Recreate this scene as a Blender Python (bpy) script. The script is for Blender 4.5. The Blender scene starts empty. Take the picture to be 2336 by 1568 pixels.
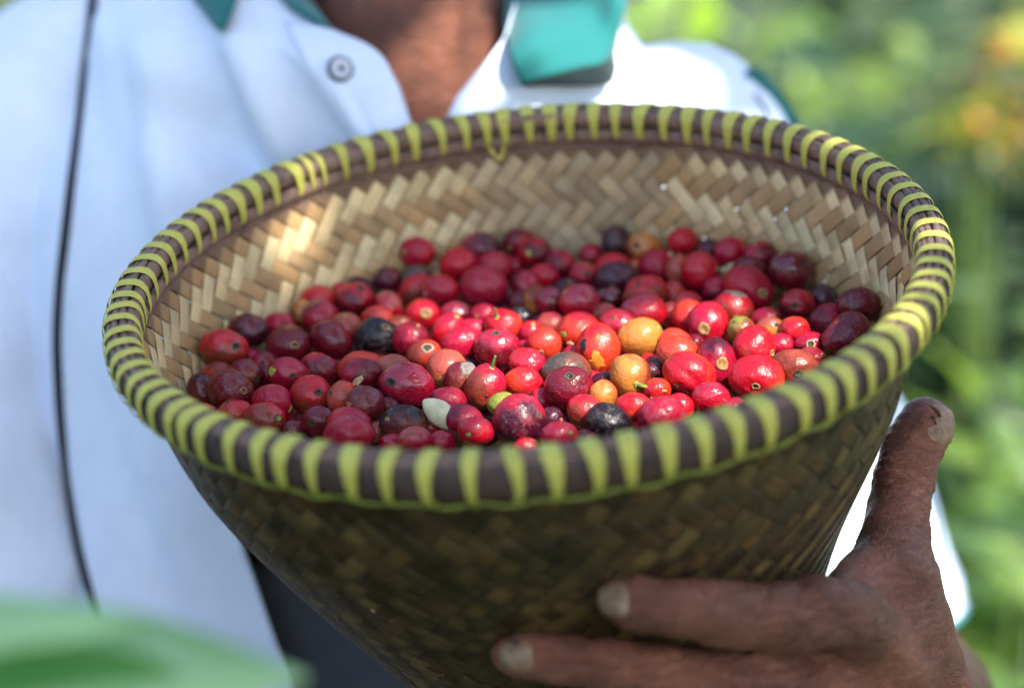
import bpy, bmesh, math, random
import numpy as np
from mathutils import Vector, Matrix, noise
from mathutils.bvhtree import BVHTree

# ------------------------------------------------------------------ camera, world, sun, exposure
R = math.radians
scene = bpy.context.scene
PITCH = R(15)
HC = 1.43
FPX, CX, CY = 4501.0, 1167.5, 784.0          # focal length and centre in a 2335 x 1568 view of the photograph
cam_d = bpy.data.cameras.new("camera")
cam = bpy.data.objects.new("camera", cam_d)
scene.collection.objects.link(cam)
cam.location = (0, 0, HC)
cam.rotation_euler = (R(90) - PITCH, 0, 0)
cam_d.sensor_width = 36
cam_d.lens = 36 * FPX / 2335
cam_d.clip_start = 0.02
cam_d.clip_end = 500
cam_d.dof.use_dof = True
cam_d.dof.focus_distance = 0.735
cam_d.dof.aperture_fstop = 3.8
scene.camera = cam
M = Matrix.Translation((0, 0, HC)) @ Matrix.Rotation(R(90) - PITCH, 4, 'X')
M3 = M.to_3x3()

SUN_C = Vector((0.42, 0.58, 0.70)).normalized()     # towards the sun, in the camera's axes
SUN_W = (M3 @ SUN_C).normalized()
world = bpy.data.worlds.new("World")
scene.world = world
world.use_nodes = True
wn = world.node_tree
bg = wn.nodes['Background']
sky = wn.nodes.new('ShaderNodeTexSky')
sky.sky_type = 'NISHITA'
sky.sun_disc = False
sky.sun_elevation = math.asin(SUN_W.z)
sky.sun_rotation = math.atan2(SUN_W.x, SUN_W.y)
sky.air_density = 1.0
sky.dust_density = 2.0
wn.links.new(sky.outputs[0], bg.inputs[0])
bg.inputs[1].default_value = 0.15
sun_d = bpy.data.lights.new("sun", 'SUN')
sun_d.energy = 3.8
sun_d.angle = R(0.53)
sun_d.color = (1.0, 0.95, 0.86)
sun = bpy.data.objects.new("sun", sun_d)
sun.rotation_euler = (-SUN_W).to_track_quat('-Z', 'Y').to_euler()
sun.location = (1, -1, 4)
scene.collection.objects.link(sun)
scene.view_settings.view_transform = 'Standard'
scene.view_settings.look = 'None'
scene.view_settings.exposure = 1.5
scene.view_settings.gamma = 1
scene.cycles.max_bounces = 8
scene.cycles.use_denoising = True

# ------------------------------------------------------------------ helpers
rnd = random.Random(7)

def W(x, y, d):
    """a point at view pixel (x, y) and depth d metres, in world space"""
    return M @ Vector(((x - CX) / FPX * d, -(y - CY) / FPX * d, -d))

def CW(x, y, z):
    return M @ Vector((x, y, z))

def link(o, parent=None):
    scene.collection.objects.link(o)
    if parent is not None:
        o.parent = parent
        bpy_mats.setdefault(parent.name, None)
        o.matrix_parent_inverse = Matrix.LocRotScale(parent.location, parent.rotation_euler, None).inverted() if o.get('_w') else Matrix.Identity(4)
    return o
bpy_mats = {}

def mesh_obj(name, verts, faces, mat=None, parent=None, smooth=True, origin=None, fmats=None):
    """verts in world space; the object gets its origin at `origin` (or the parent's)."""
    me = bpy.data.meshes.new(name)
    org = Vector(origin) if origin is not None else Vector((0, 0, 0))
    porg = Vector((0, 0, 0))
    if parent is not None:
        porg = world_loc(parent)
        if origin is None:
            org = porg
    me.from_pydata([tuple(Vector(v) - org) for v in verts], [], faces)
    if smooth:
        me.polygons.foreach_set('use_smooth', [True] * len(me.polygons))
    for m in (mat if isinstance(mat, (list, tuple)) else [mat]):
        if m is not None:
            me.materials.append(m)
    if fmats is not None:
        me.polygons.foreach_set('material_index', fmats)
    me.update()
    o = bpy.data.objects.new(name, me)
    scene.collection.objects.link(o)
    if parent is not None:
        o.parent = parent
        o.location = org - porg
    else:
        o.location = org
    return o

def world_loc(o):
    l = Vector(o.location)
    while o.parent is not None:
        o = o.parent
        l += o.location
    return l

def empty(name, loc):
    o = bpy.data.objects.new(name, None)
    o.empty_display_size = 0.02
    scene.collection.objects.link(o)
    o.location = loc
    return o

def tag(o, label=None, cat=None, group=None, kind=None):
    if label: o['label'] = label
    if cat: o['category'] = cat
    if group: o['group'] = group
    if kind: o['kind'] = kind
    return o

def tube(pts, rad, seg=8, cap=True):
    """verts, faces of a tube along world points"""
    pts = [Vector(p) for p in pts]
    rads = rad if isinstance(rad, (list, tuple)) else [rad] * len(pts)
    V, Fc = [], []
    up = None
    for i, p in enumerate(pts):
        t = (pts[min(i + 1, len(pts) - 1)] - pts[max(i - 1, 0)]).normalized()
        if up is None:
            up = t.orthogonal().normalized()
        up = (up - t * up.dot(t)).normalized()
        s = t.cross(up)
        for k in range(seg):
            a = 2 * math.pi * k / seg
            V.append(p + (up * math.cos(a) + s * math.sin(a)) * rads[i])
    n = len(pts)
    for i in range(n - 1):
        for k in range(seg):
            a, b = i * seg + k, i * seg + (k + 1) % seg
            Fc.append((a, b, b + seg, a + seg))
    if cap:
        Fc.append(tuple(range(seg))[::-1])
        Fc.append(tuple(range((n - 1) * seg, n * seg)))
    return V, Fc

def spline(pts, n):
    """Catmull-Rom through tuples"""
    P = [np.array(p, float) for p in pts]
    P = [2 * P[0] - P[1]] + P + [2 * P[-1] - P[-2]]
    out = []
    m = len(P) - 3
    for i in range(n):
        u = i / (n - 1) * m
        k = min(int(u), m - 1)
        t = u - k
        a, b, c, d = P[k:k + 4]
        out.append(0.5 * ((2 * b) + (-a + c) * t + (2 * a - 5 * b + 4 * c - d) * t * t + (-a + 3 * b - 3 * c + d) * t ** 3))
    return out

# ------------------------------------------------------------------ materials
class NT:
    def __init__(s, name):
        s.m = bpy.data.materials.new(name)
        s.m.use_nodes = True
        s.t = s.m.node_tree
        s.b = s.t.nodes['Principled BSDF']
        s.out = s.t.nodes['Material Output']
    def n(s, typ, **kw):
        nd = s.t.nodes.new(typ)
        for k, v in kw.items():
            if k.startswith('i_'):
                nd.inputs[k[2:].replace('_', ' ')].default_value = v
            else:
                setattr(nd, k, v)
        return nd
    def l(s, a, b):
        s.t.links.new(a, b)
    def noise(s, scale, detail=3, rough=.5, vec=None, dist=0.0):
        nd = s.n('ShaderNodeTexNoise')
        nd.inputs['Scale'].default_value = scale
        nd.inputs['Detail'].default_value = detail
        nd.inputs['Roughness'].default_value = rough
        nd.inputs['Distortion'].default_value = dist
        if vec is not None: s.l(vec, nd.inputs['Vector'])
        return nd.outputs['Fac']
    def ramp(s, fac, stops):
        nd = s.n('ShaderNodeValToRGB')
        cr = nd.color_ramp
        while len(cr.elements) < len(stops): cr.elements.new(0.5)
        for e, (p, c) in zip(cr.elements, stops):
            e.position = p
            e.color = (c[0], c[1], c[2], 1) if not isinstance(c, (int, float)) else (c, c, c, 1)
        s.l(fac, nd.inputs[0])
        return nd.outputs[0]
    def mix(s, fac, a, b, mode='MIX'):
        nd = s.n('ShaderNodeMix', data_type='RGBA', blend_type=mode)
        for inp, v in ((nd.inputs[0], fac), (nd.inputs[6], a), (nd.inputs[7], b)):
            if isinstance(v, (int, float)): inp.default_value = v
            elif isinstance(v, tuple): inp.default_value = (*v, 1)
            else: s.l(v, inp)
        return nd.outputs[2]
    def math(s, op, a, b=0.5, clamp=False):
        nd = s.n('ShaderNodeMath', operation=op, use_clamp=clamp)
        for inp, v in ((nd.inputs[0], a), (nd.inputs[1], b)):
            if isinstance(v, (int, float)): inp.default_value = v
            else: s.l(v, inp)
        return nd.outputs[0]
    def bump(s, h, strength=.3, dist=.001, normal=None):
        nd = s.n('ShaderNodeBump')
        nd.inputs['Strength'].default_value = strength
        nd.inputs['Distance'].default_value = dist
        s.l(h, nd.inputs['Height'])
        if normal is not None: s.l(normal, nd.inputs['Normal'])
        return nd.outputs[0]
    def obj_co(s, scale=(1, 1, 1)):
        tc = s.n('ShaderNodeTexCoord')
        mp = s.n('ShaderNodeMapping')
        mp.inputs['Scale'].default_value = scale
        s.l(tc.outputs['Object'], mp.inputs[0])
        return mp.outputs[0]
    def P(s, **kw):
        for k, v in kw.items():
            key = {'color': 'Base Color', 'rough': 'Roughness', 'normal': 'Normal', 'sss': 'Subsurface Weight', 'sssr': 'Subsurface Radius',
                   'ssss': 'Subsurface Scale', 'coat': 'Coat Weight', 'coatr': 'Coat Roughness', 'trans': 'Transmission Weight', 'ior': 'IOR',
                   'spec': 'Specular IOR Level', 'sheen': 'Sheen Weight'}[k]
            inp = s.b.inputs[key]
            if hasattr(v, 'is_linked') or hasattr(v, 'links'):
                s.l(v, inp)
            elif isinstance(v, tuple) and len(inp.default_value) == 4:
                inp.default_value = (*v, 1)
            else:
                inp.default_value = v
        return s.m

def leaf_mat(name, c1, c2, trans=0.35, rough=0.35):
    n = NT(name)
    co = n.obj_co()
    at = n.n('ShaderNodeAttribute', attribute_name='tint')
    f = n.noise(14, 3, .6, co)
    c = n.mix(n.ramp(f, [(.35, 0), (.65, 1)]), c1, c2)
    c = n.mix(1.0, c, at.outputs['Color'], 'MULTIPLY')
    n.P(color=c, rough=rough)
    tr = n.n('ShaderNodeBsdfTranslucent')
    tc = n.mix(1.0, c, (1.5, 1.6, .6), 'MULTIPLY')
    n.l(tc, tr.inputs[0])
    mx = n.n('ShaderNodeMixShader')
    mx.inputs[0].default_value = trans
    n.l(n.b.outputs[0], mx.inputs[1]); n.l(tr.outputs[0], mx.inputs[2])
    n.l(mx.outputs[0], n.out.inputs[0])
    return n.m

def plain(name, col, rough=.6, nscale=300, var=.25, bump=.2, bdist=.0005, **kw):
    n = NT(name)
    f = n.noise(nscale, 4, .6, n.obj_co())
    c = n.mix(n.ramp(f, [(.3, 0), (.7, 1)]), tuple(v * (1 - var) for v in col), tuple(min(1, v * (1 + var)) for v in col))
    return n.P(color=c, rough=rough, normal=n.bump(f, bump, bdist), **kw)

def mat_cherry():
    n = NT('cherry_skin')
    co = n.obj_co()
    oi = n.n('ShaderNodeObjectInfo')
    sc = n.n('ShaderNodeVectorMath', operation='SCALE'); n.l(oi.outputs['Random'], sc.inputs['Scale']); sc.inputs[0].default_value = (3.1, 5.7, 4.3)
    ad = n.n('ShaderNodeVectorMath', operation='ADD'); n.l(co, ad.inputs[0]); n.l(sc.outputs[0], ad.inputs[1])
    v = ad.outputs[0]
    def oa(nm, out='Color'):
        a = n.n('ShaderNodeAttribute', attribute_type='OBJECT', attribute_name=nm)
        return a.outputs[out]
    ripe = n.n('ShaderNodeAttribute', attribute_name='ripe').outputs['Fac']
    big = n.noise(130, 3, .55, v)
    k = n.math('ADD', ripe, n.math('MULTIPLY', n.math('SUBTRACT', big, .5), 1.2))
    k = n.ramp(k, [(.30, 0), (.72, 1)])
    c = n.mix(k, oa('col_a'), oa('col_b'))
    # blotches of darker ripeness
    b2 = n.ramp(n.noise(260, 4, .65, v), [(.52, 0), (.66, 1)])
    c = n.mix(n.math('MULTIPLY', b2, .28), c, n.mix(.55, c, (.05, .004, .015)))
    # fine speckles, pale bloom
    sp = n.ramp(n.noise(1500, 2, .5, v), [(.66, 0), (.74, 1)])
    c = n.mix(n.math('MULTIPLY', sp, .22), c, (.75, .42, .32))
    bl = n.ramp(n.noise(420, 5, .7, v), [(.50, 0), (.75, 1)])
    c = n.mix(n.math('MULTIPLY', bl, oa('bloom', 'Fac')), c, (.42, .30, .26))
    # dead brown-black marks
    dk = n.noise(520, 5, .75, v, .6)
    th = n.math('SUBTRACT', dk, n.math('SUBTRACT', .74, n.math('MULTIPLY', oa('spots', 'Fac'), .16)))
    dm = n.ramp(n.math('MULTIPLY', th, 14.0, True), [(0, 0), (1, 1)])
    c = n.mix(n.math('MULTIPLY', dm, .85), c, (.035, .018, .008))
    wet = oa('wet', 'Fac')
    # skin relief: pits, wrinkles; droplets where wet
    h = n.noise(900, 4, .6, v)
    nb = n.bump(h, .22, .0006)
    h2 = n.noise(240, 3, .6, v)
    nb = n.bump(h2, .6, .0014, nb)
    vo = n.n('ShaderNodeTexVoronoi', feature='F1'); vo.inputs['Scale'].default_value = 620; n.l(v, vo.inputs['Vector'])
    dh = n.ramp(vo.outputs['Distance'], [(.0, 1), (.16, .8), (.26, 0)])
    dh = n.math('MULTIPLY', n.math('MULTIPLY', dh, n.ramp(n.noise(300, 1, .5, v), [(.48, 0), (.52, 1)])), wet)
    nb = n.bump(dh, .9, .0006, nb)
    ro = n.math('ADD', n.math('MULTIPLY', big, .25), n.math('SUBTRACT', .21, n.math('MULTIPLY', wet, .10)))
    n.P(color=c, rough=ro, normal=nb, sss=.10, ssss=.003, coatr=.06, spec=.42)
    n.b.inputs['Subsurface Radius'].default_value = (1.0, .25, .15)
    n.l(n.math('ADD', n.math('MULTIPLY', wet, .6), .06), n.b.inputs['Coat Weight'])
    return n.m

def mat_weave():
    n = NT('bamboo_strip')
    at = n.n('ShaderNodeAttribute', attribute_name='tint')
    uv = n.n('ShaderNodeUVMap', uv_map='UVMap')
    mp = n.n('ShaderNodeMapping'); mp.inputs['Scale'].default_value = (1.0, 22.0, 1.0); n.l(uv.outputs[0], mp.inputs[0])
    f = n.noise(1.6, 4, .65, mp.outputs[0])
    c = n.mix(1.0, at.outputs['Color'], n.ramp(f, [(.25, .62), (.5, .95), (.8, 1.15)]), 'MULTIPLY')
    st = n.ramp(n.noise(90, 4, .6, n.obj_co()), [(.5, 0), (.72, 1)])
    c = n.mix(n.math('MULTIPLY', st, .4), c, (.16, .085, .03))
    return n.P(color=c, rough=.50, normal=n.bump(f, .35, .0005), coat=.05, coatr=.3)

def mat_cane(name, c1, c2):
    n = NT(name)
    uv = n.n('ShaderNodeUVMap', uv_map='UVMap')
    mp = n.n('ShaderNodeMapping'); mp.inputs['Scale'].default_value = (9.0, 60.0, 1.0); n.l(uv.outputs[0], mp.inputs[0])
    f = n.noise(1.4, 5, .7, mp.outputs[0])
    c = n.mix(n.ramp(f, [(.3, 0), (.68, 1)]), c1, c2)
    g = n.ramp(n.noise(160, 4, .6, n.obj_co()), [(.48, 0), (.62, 1)])
    c = n.mix(n.math('MULTIPLY', g, .55), c, tuple(v * .35 for v in c1))
    return n.P(color=c, rough=.55, normal=n.bump(f, .6, .0006))

def mat_lash():
    n = NT('yellow_cord')
    uv = n.n('ShaderNodeUVMap', uv_map='UVMap')
    mp = n.n('ShaderNodeMapping'); mp.inputs['Scale'].default_value = (2.0, 16.0, 1.0); n.l(uv.outputs[0], mp.inputs[0])
    f = n.noise(1.5, 3, .6, mp.outputs[0])
    c = n.mix(n.ramp(f, [(.3, 0), (.7, 1)]), (.44, .42, .045), (.62, .60, .14))
    g = n.ramp(n.noise(220, 4, .6, n.obj_co()), [(.52, 0), (.72, 1)])
    c = n.mix(n.math('MULTIPLY', g, .35), c, (.34, .26, .03))
    return n.P(color=c, rough=.55, normal=n.bump(f, .6, .0006), sss=.1, ssss=.002)

def mat_skin():
    n = NT('skin')
    co = n.obj_co()
    f = n.noise(26, 4, .6, co)
    c = n.mix(n.ramp(f, [(.35, 0), (.65, 1)]), (.130, .042, .022), (.30, .108, .058))
    f2 = n.noise(150, 4, .7, co)
    c = n.mix(n.math('MULTIPLY', n.ramp(f2, [(.5, 0), (.75, 1)]), .4), c, (.27, .115, .08))
    vo = n.n('ShaderNodeTexVoronoi', feature='DISTANCE_TO_EDGE'); vo.inputs['Scale'].default_value = 620; n.l(co, vo.inputs['Vector'])
    h = n.ramp(vo.outputs['Distance'], [(0, 0), (.12, 1)])
    w = n.noise(170, 5, .7, n.obj_co((1.0, 1.0, 2.2)), .8)
    nb = n.bump(h, .28, .0005)
    nb = n.bump(w, .85, .0038, nb)
    w2 = n.noise(520, 4, .7, n.obj_co((1.0, 1.0, 1.6)), 1.2)
    nb = n.bump(w2, .45, .0010, nb)
    return n.P(color=c, rough=.38, normal=nb, sss=.10, ssss=.005)

def mat_cloth(name, col, var=.06):
    n = NT(name)
    co = n.obj_co()
    wv = n.noise(1400, 2, .5, co)
    f = n.noise(9, 3, .5, co)
    f = n.math('ADD', n.math('MULTIPLY', f, .6), n.math('MULTIPLY', n.noise(55, 5, .7, co), .4))
    c = n.mix(n.ramp(f, [(.35, 0), (.65, 1)]), tuple(v * (1 - var) for v in col), col)
    return n.P(color=c, rough=.85, normal=n.bump(wv, .35, .0006), sheen=.15)

MAT = {
    'cherry': mat_cherry(), 'weave': mat_weave(), 'lash': mat_lash(), 'skin': mat_skin(),
    'cane': mat_cane('rattan_cane', (.11, .060, .042), (.31, .20, .145)),
    'cane_out': mat_cane('rattan_outer', (.040, .022, .017), (.095, .055, .042)),
    'shirt': mat_cloth('white_cotton', (.74, .83, .97), .16),
    'teal': mat_cloth('teal_cotton', (.003, .150, .145), .12),
    'navy': mat_cloth('navy_piping', (.002, .004, .016)),
    'hollow_shade': mat_cloth('collar_hollow_shade', (.002, .016, .018)),  # near-black: shade in the hollow under the collar put into the colour
    'trouser': mat_cloth('slate_trousers', (.085, .088, .105), .3),
    'nail': plain('fingernail', (.23, .145, .085), .58, 260, .45, .4),
    'hair': plain('hair', (.012, .010, .009), .5, 900, .4, .8, .002),
    'lip': plain('lips', (.25, .09, .07), .5),
    'eyew': plain('eye_white', (.75, .72, .68), .2),
    'eyed': plain('iris', (.03, .015, .01), .15),
    'button': plain('snap_button', (.55, .56, .66), .35),
    'dark_green': plain('button_ring', (.02, .075, .075), .35),
    'calyx_dark': plain('calyx_dark', (.080, .055, .026), .75, 900, .6, .9, .0008),
    'calyx_tan': plain('calyx_tan', (.34, .20, .075), .7, 900, .5, .9, .0008),
    'calyx_pale': plain('calyx_pale', (.52, .40, .25), .75, 1100, .55, .9, .0008),
    'calyx_green': plain('calyx_green', (.20, .25, .04), .6, 600, .3, .4),
    'stem': plain('green_stem', (.07, .12, .025), .5, 500, .45, .5),
    'scar_pale': plain('scar_pale', (.60, .42, .23), .7, 700, .35, .9, .0008),
    'scar_brown': plain('scar_brown', (.30, .15, .05), .7, 700, .5, .9, .0008),
    'scar_dark': plain('scar_dark', (.012, .012, .018), .3, 700, .6, .9, .001),
    'scar_grey': plain('scar_grey', (.17, .13, .115), .6, 600, .45, .9, .0008),
    'patch_orange': plain('patch_orange', (.70, .22, .03), .3, 400, .3),
    'patch_green': plain('patch_green', (.38, .36, .05), .35, 400, .3),
    'bean': plain('green_bean', (.66, .62, .38), .35, 300, .2),
    'wood': plain('bark', (.10, .075, .05), .85, 60, .4, .8, .004),
    'leafA': leaf_mat('leaf_fresh', (.045, .095, .022), (.095, .155, .04)),
    'leafB': leaf_mat('leaf_dark', (.012, .032, .012), (.028, .062, .020), .2, .25),
    'leafC': leaf_mat('leaf_yellow', (.24, .25, .04), (.36, .35, .07), .4),
    'leafD': leaf_mat('leaf_pale', (.12, .20, .06), (.20, .29, .10), .4),
    'leafF': leaf_mat('leaf_near', (.20, .42, .10), (.36, .55, .26), .3, .3),
    'cord': plain('old_green_cord', (.20, .23, .03), .5),
    'berry': plain('berry_skin', (.55, .20, .03), .3),
}
def mat_drop():
    n = NT('water')
    return n.P(color=(1.0, 1.0, 1.0), rough=.02, trans=1.0, ior=1.33)
MAT['drop'] = mat_drop()

# ------------------------------------------------------------------ ground
def ground():
    n = NT('grassy_soil')
    co = n.obj_co()
    f = n.noise(1.3, 5, .65, co)
    c = n.mix(n.ramp(f, [(.35, 0), (.6, 1)]), (.010, .014, .006), (.045, .075, .018))
    f2 = n.noise(14, 4, .6, co)
    c = n.mix(n.math('MULTIPLY', n.ramp(f2, [(.5, 0), (.7, 1)]), .5), c, (.07, .10, .03))
    m = n.P(color=c, rough=.9, normal=n.bump(f2, .8, .03))
    V, Fc = [], []
    N = 60
    for i in range(N + 1):
        for j in range(N + 1):
            x = (i / N - .5); y = (j / N - .5)
            X = math.copysign(abs(x * 2) ** 2.2, x) * 200; Y = math.copysign(abs(y * 2) ** 2.2, y) * 200 + 3
            dd = math.hypot(X, Y)
            V.append((X, Y, 0.12 * noise.noise(Vector((X * .35, Y * .35, 0))) * min(1, max(0, dd - 1.2) / 3) + max(0, Y - 14) * .10))
    for i in range(N):
        for j in range(N):
            a = i * (N + 1) + j
            Fc.append((a, a + N + 1, a + N + 2, a + 1))
    o = mesh_obj('ground', V, Fc, m)
    tag(o, kind='structure')
ground()

# ------------------------------------------------------------------ leaves and shrubs
def leaf_geo(V, Fc, T, base, d, up, L, wd, tint, curl=.18, nl=6):
    """one pointed oval leaf with a folded midrib and wavy margin"""
    d = d.normalized(); s = d.cross(up).normalized(); u = s.cross(d)
    st = len(V)
    ph = rnd.random() * 6
    for i in range(nl + 1):
        t = i / nl
        w = wd * .5 * (math.sin(math.pi * t ** .8) ** .85 if 0 < t < 1 else 0.02)
        c = base + d * (L * t) - u * (curl * L * t * t)
        e = .22 * w + .05 * w * math.sin(ph + 9 * t)
        V.extend([c - s * w + u * e, c, c + s * w + u * e])
        T.extend([tint] * 3)
    for i in range(nl):
        a = st + i * 3
        Fc.append((a, a + 1, a + 4, a + 3)); Fc.append((a + 1, a + 2, a + 5, a + 4))

def set_tint(o, T):
    ca = o.data.color_attributes.new('tint', 'FLOAT_COLOR', 'POINT')
    flat = []
    for t in T: flat.extend((t[0], t[1], t[2], 1))
    ca.data.foreach_set('color', flat)

def shrub(base, h, rad, nleaf, mat, label, tints, seed, cat='shrub', L=(.10, .17), berries=0, zlow=.15, bmat=None):
    rr = random.Random(seed)
    b = Vector(base)
    e = empty('coffee_shrub', b)
    tag(e, label, cat, 'coffee shrubs growing behind the farmer')
    V, Fc = [], []
    nodes = []
    for k in range(7):
        a = rr.random() * 6.28; q = rr.uniform(.15, .9) * rad
        top = b + Vector((math.cos(a) * q, math.sin(a) * q, h * rr.uniform(.7, 1.0)))
        mid = b + Vector((math.cos(a) * q * .35, math.sin(a) * q * .35, h * .45))
        pts = [Vector(p) for p in spline([b, mid, top], 9)]
        v, f = tube(pts, [.011 * (1 - .8 * i / 8) for i in range(9)], 6)
        o0 = len(V); V += v; Fc += [tuple(x + o0 for x in q_) for q_ in f]
        nodes += pts[2:]
    mesh_obj('stem', V, Fc, MAT['stem'], e)
    V, Fc, T = [], [], []
    for k in range(nleaf):
        nd = rr.choice(nodes)
        a = rr.random() * 6.28
        p = nd + Vector((rr.gauss(0, 1), rr.gauss(0, 1), rr.gauss(0, .6))) * rad * .28
        if p.z < zlow: p.z = zlow + rr.random() * .2
        d = Vector((math.cos(a), math.sin(a), rr.uniform(-.7, .35)))
        t = rr.choice(tints); g = rr.uniform(.75, 1.25)
        leaf_geo(V, Fc, T, p, d, Vector((rr.gauss(0, .3), rr.gauss(0, .3), 1)), rr.uniform(*L), rr.uniform(.035, .06) * (L[1] / .17), tuple(c * g for c in t))
    o = mesh_obj('foliage', V, Fc, mat, e)
    set_tint(o, T)
    for k in range(berries):
        nd = rr.choice(nodes) + Vector((rr.gauss(0, .03), rr.gauss(0, .03), rr.gauss(0, .03)))
        nd.z = max(nd.z, zlow + rr.random() * .1)
        me = sphere_mesh(.012)
        bo = bpy.data.objects.new('berry', me[0] if isinstance(me, tuple) else me)
        bo.data.materials.clear(); bo.data.materials.append(bmat or MAT['berry'])
        scene.collection.objects.link(bo); bo.parent = e; bo.location = nd - b
    return e

def sphere_mesh(r, seg=16, ring=10):
    bm = bmesh.new()
    bmesh.ops.create_uvsphere(bm, u_segments=seg, v_segments=ring, radius=r)
    me = bpy.data.meshes.new('ball'); bm.to_mesh(me); bm.free()
    me.polygons.foreach_set('use_smooth', [True] * len(me.polygons))
    return me

def at_ground(px, depth, dy=0):
    p = W(px, CY, depth)
    return Vector((p.x, p.y, 0))

G1 = [(1, 1, 1), (1.2, 1.15, .8), (.8, .9, .8)]
SH = [  # view column, distance, height, radius, leaves, material, label, tints
    (1360, 3.4, 1.22, .36, 330, 'leafD', 'bright yellow-green coffee shrub behind the teal collar', [(3.2, 2.9, 1.4), (2.0, 2.0, 1.2)]),  # sun and shade contrast of the shrubs is put into leaf colours and tints
    (1640, 4.3, 1.15, .55, 420, 'leafD', 'soft grey-green coffee shrub beyond the white shoulder', [(1.7, 1.5, 1.5), (.5, .6, .5)]),
    (1930, 3.6, 1.02, .42, 360, 'leafA', 'mid green coffee shrub beside the shoulder with gaps of deep shade', G1),
    (2080, 5.2, 1.35, .60, 420, 'leafB', 'very dark-leaved coffee shrub, farthest off', G1),
    (2245, 2.7, 1.13, .06, 55, 'leafC', 'yellow-leaved coffee shrub glowing orange in the sun', [(1, 1, 1), (1.1, .6, .5), (1, 1.1, .7)]),
    (2420, 3.1, 1.25, .36, 260, 'leafB', 'dark green coffee shrub at the frame edge behind the yellow one', G1),
    (2330, 2.3, .92, .27, 210, 'leafD', 'pale green coffee shrub beside the basket rim', [(1.35, 1.35, 1.0), (.8, .9, .7)]),
    (2250, 1.9, .74, .22, 160, 'leafA', 'fresh green low coffee shrub behind the thumb', G1),
    (2420, 1.75, .70, .18, 110, 'leafD', 'pale drooping coffee shrub lowest beside the hand', [(1.3, 1.4, 1.2), (.7, .8, .6)]),
    (2300, 2.9, .62, .40, 260, 'leafB', 'dark low coffee shrub behind the forearm', G1),
    (2330, 1.75, .50, .16, 120, 'leafB', 'darkest low coffee shrub at the bottom corner behind the wrist', G1),
    (1830, 3.0, 1.10, .10, 90, 'leafB', 'narrow dark coffee shrub just past the sleeve stripe', G1),
    (2130, 3.0, 1.10, .14, 120, 'leafB', 'dark coffee shrub below and beside the yellow-leaved one', G1),
    (1100, 4.6, 1.2, .6, 300, 'leafA', 'green coffee shrub standing hidden behind the farmer', G1),
]
for i, (px, dp, h, rad, nl, mt, lb, tn) in enumerate(SH):
    if px == 1100: continue
    shrub(at_ground(px, dp), h, rad, nl, MAT[mt], lb, tn, 40 + i, berries=3 if mt == 'leafC' else 0, zlow=.99 if mt == 'leafC' else .15, L=(.05, .09) if mt == 'leafC' else (.10, .17))

# unseen shrubs added on the camera's side to keep low light off the farmer
for k, (x, y, h, rad) in enumerate([(-1.5, -.5, 1.5, .5), (-.85, -1.3, 1.6, .55), (0.1, -1.7, 1.65, .6), (1.0, -1.35, 1.6, .55), (1.6, -.5, 1.5, .5), (-1.75, .5, 1.5, .45), (1.85, .35, 1.4, .4), (-.35, -.75, .95, .3), (.45, -.8, .95, .3), (-.62, .42, 1.12, .26), (-.50, .22, 1.32, .22), (-.80, .66, 1.35, .22)]):
    shrub((x, y, 0), h, rad, 420, MAT['leafB'], ['unseen dark coffee shrub added to cut low light, %s' % q for q in ('by the far left edge', 'second from the left', 'straight behind the camera', 'second from the right', 'by the far right edge', 'left of the farmer', 'right of the farmer', 'low one at the left', 'low one at the right', 'close by at the far left', 'tall and close by', 'tall, beside a sleeve')][k], G1, 90 + k)

# ------------------------------------------------------------------ basket frame
BC = Vector((0.00553275, 0.02687859, -0.73085612))
BN = Vector((-0.10084068, 0.89123647, 0.44218628)).normalized()
BX = (Vector((1, 0, 0)) - BN * BN.x).normalized()
BY = BN.cross(BX)
def Bp(x, y, z):
    """basket coordinates (x right, y away, z along the axis, rim plane z = 0) to world"""
    z += .0026 * max(0, y / .15) * max(0, min(1, 1 + z / .05))      # the far side of the rim bows up a little
    return M @ (BC + BX * (x - .0009) + BY * y + BN * z)
RK_T = [0.0, .008, .05, .10, .15, .19, .22]
RK_R = [.1475, .146, .1358, .1101, .0859, .070, .063]
RK_S = [0, 0, 0, .0037, .0145, .019, .0213]
def wall(th, t, off=0.0):
    r = float(np.interp(t, RKt, RKr)) + off; s = float(np.interp(t, RKt, RKs))
    return (s + r * math.cos(th), r * math.sin(th), -t)
_t = np.linspace(0, .22, 89)
_r = np.interp(_t, RK_T, RK_R); _s = np.interp(_t, RK_T, RK_S)
for _ in range(60):
    _r[1:-1] = _r[1:-1] * .5 + (_r[:-2] + _r[2:]) * .25; _s[1:-1] = _s[1:-1] * .5 + (_s[:-2] + _s[2:]) * .25
RKt, RKr, RKs = _t, _r, _s

basket = empty('basket', Bp(.0213, 0, -.225))
tag(basket, 'round woven bamboo basket with yellow-lashed rim, held full of coffee cherries', 'basket')

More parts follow.
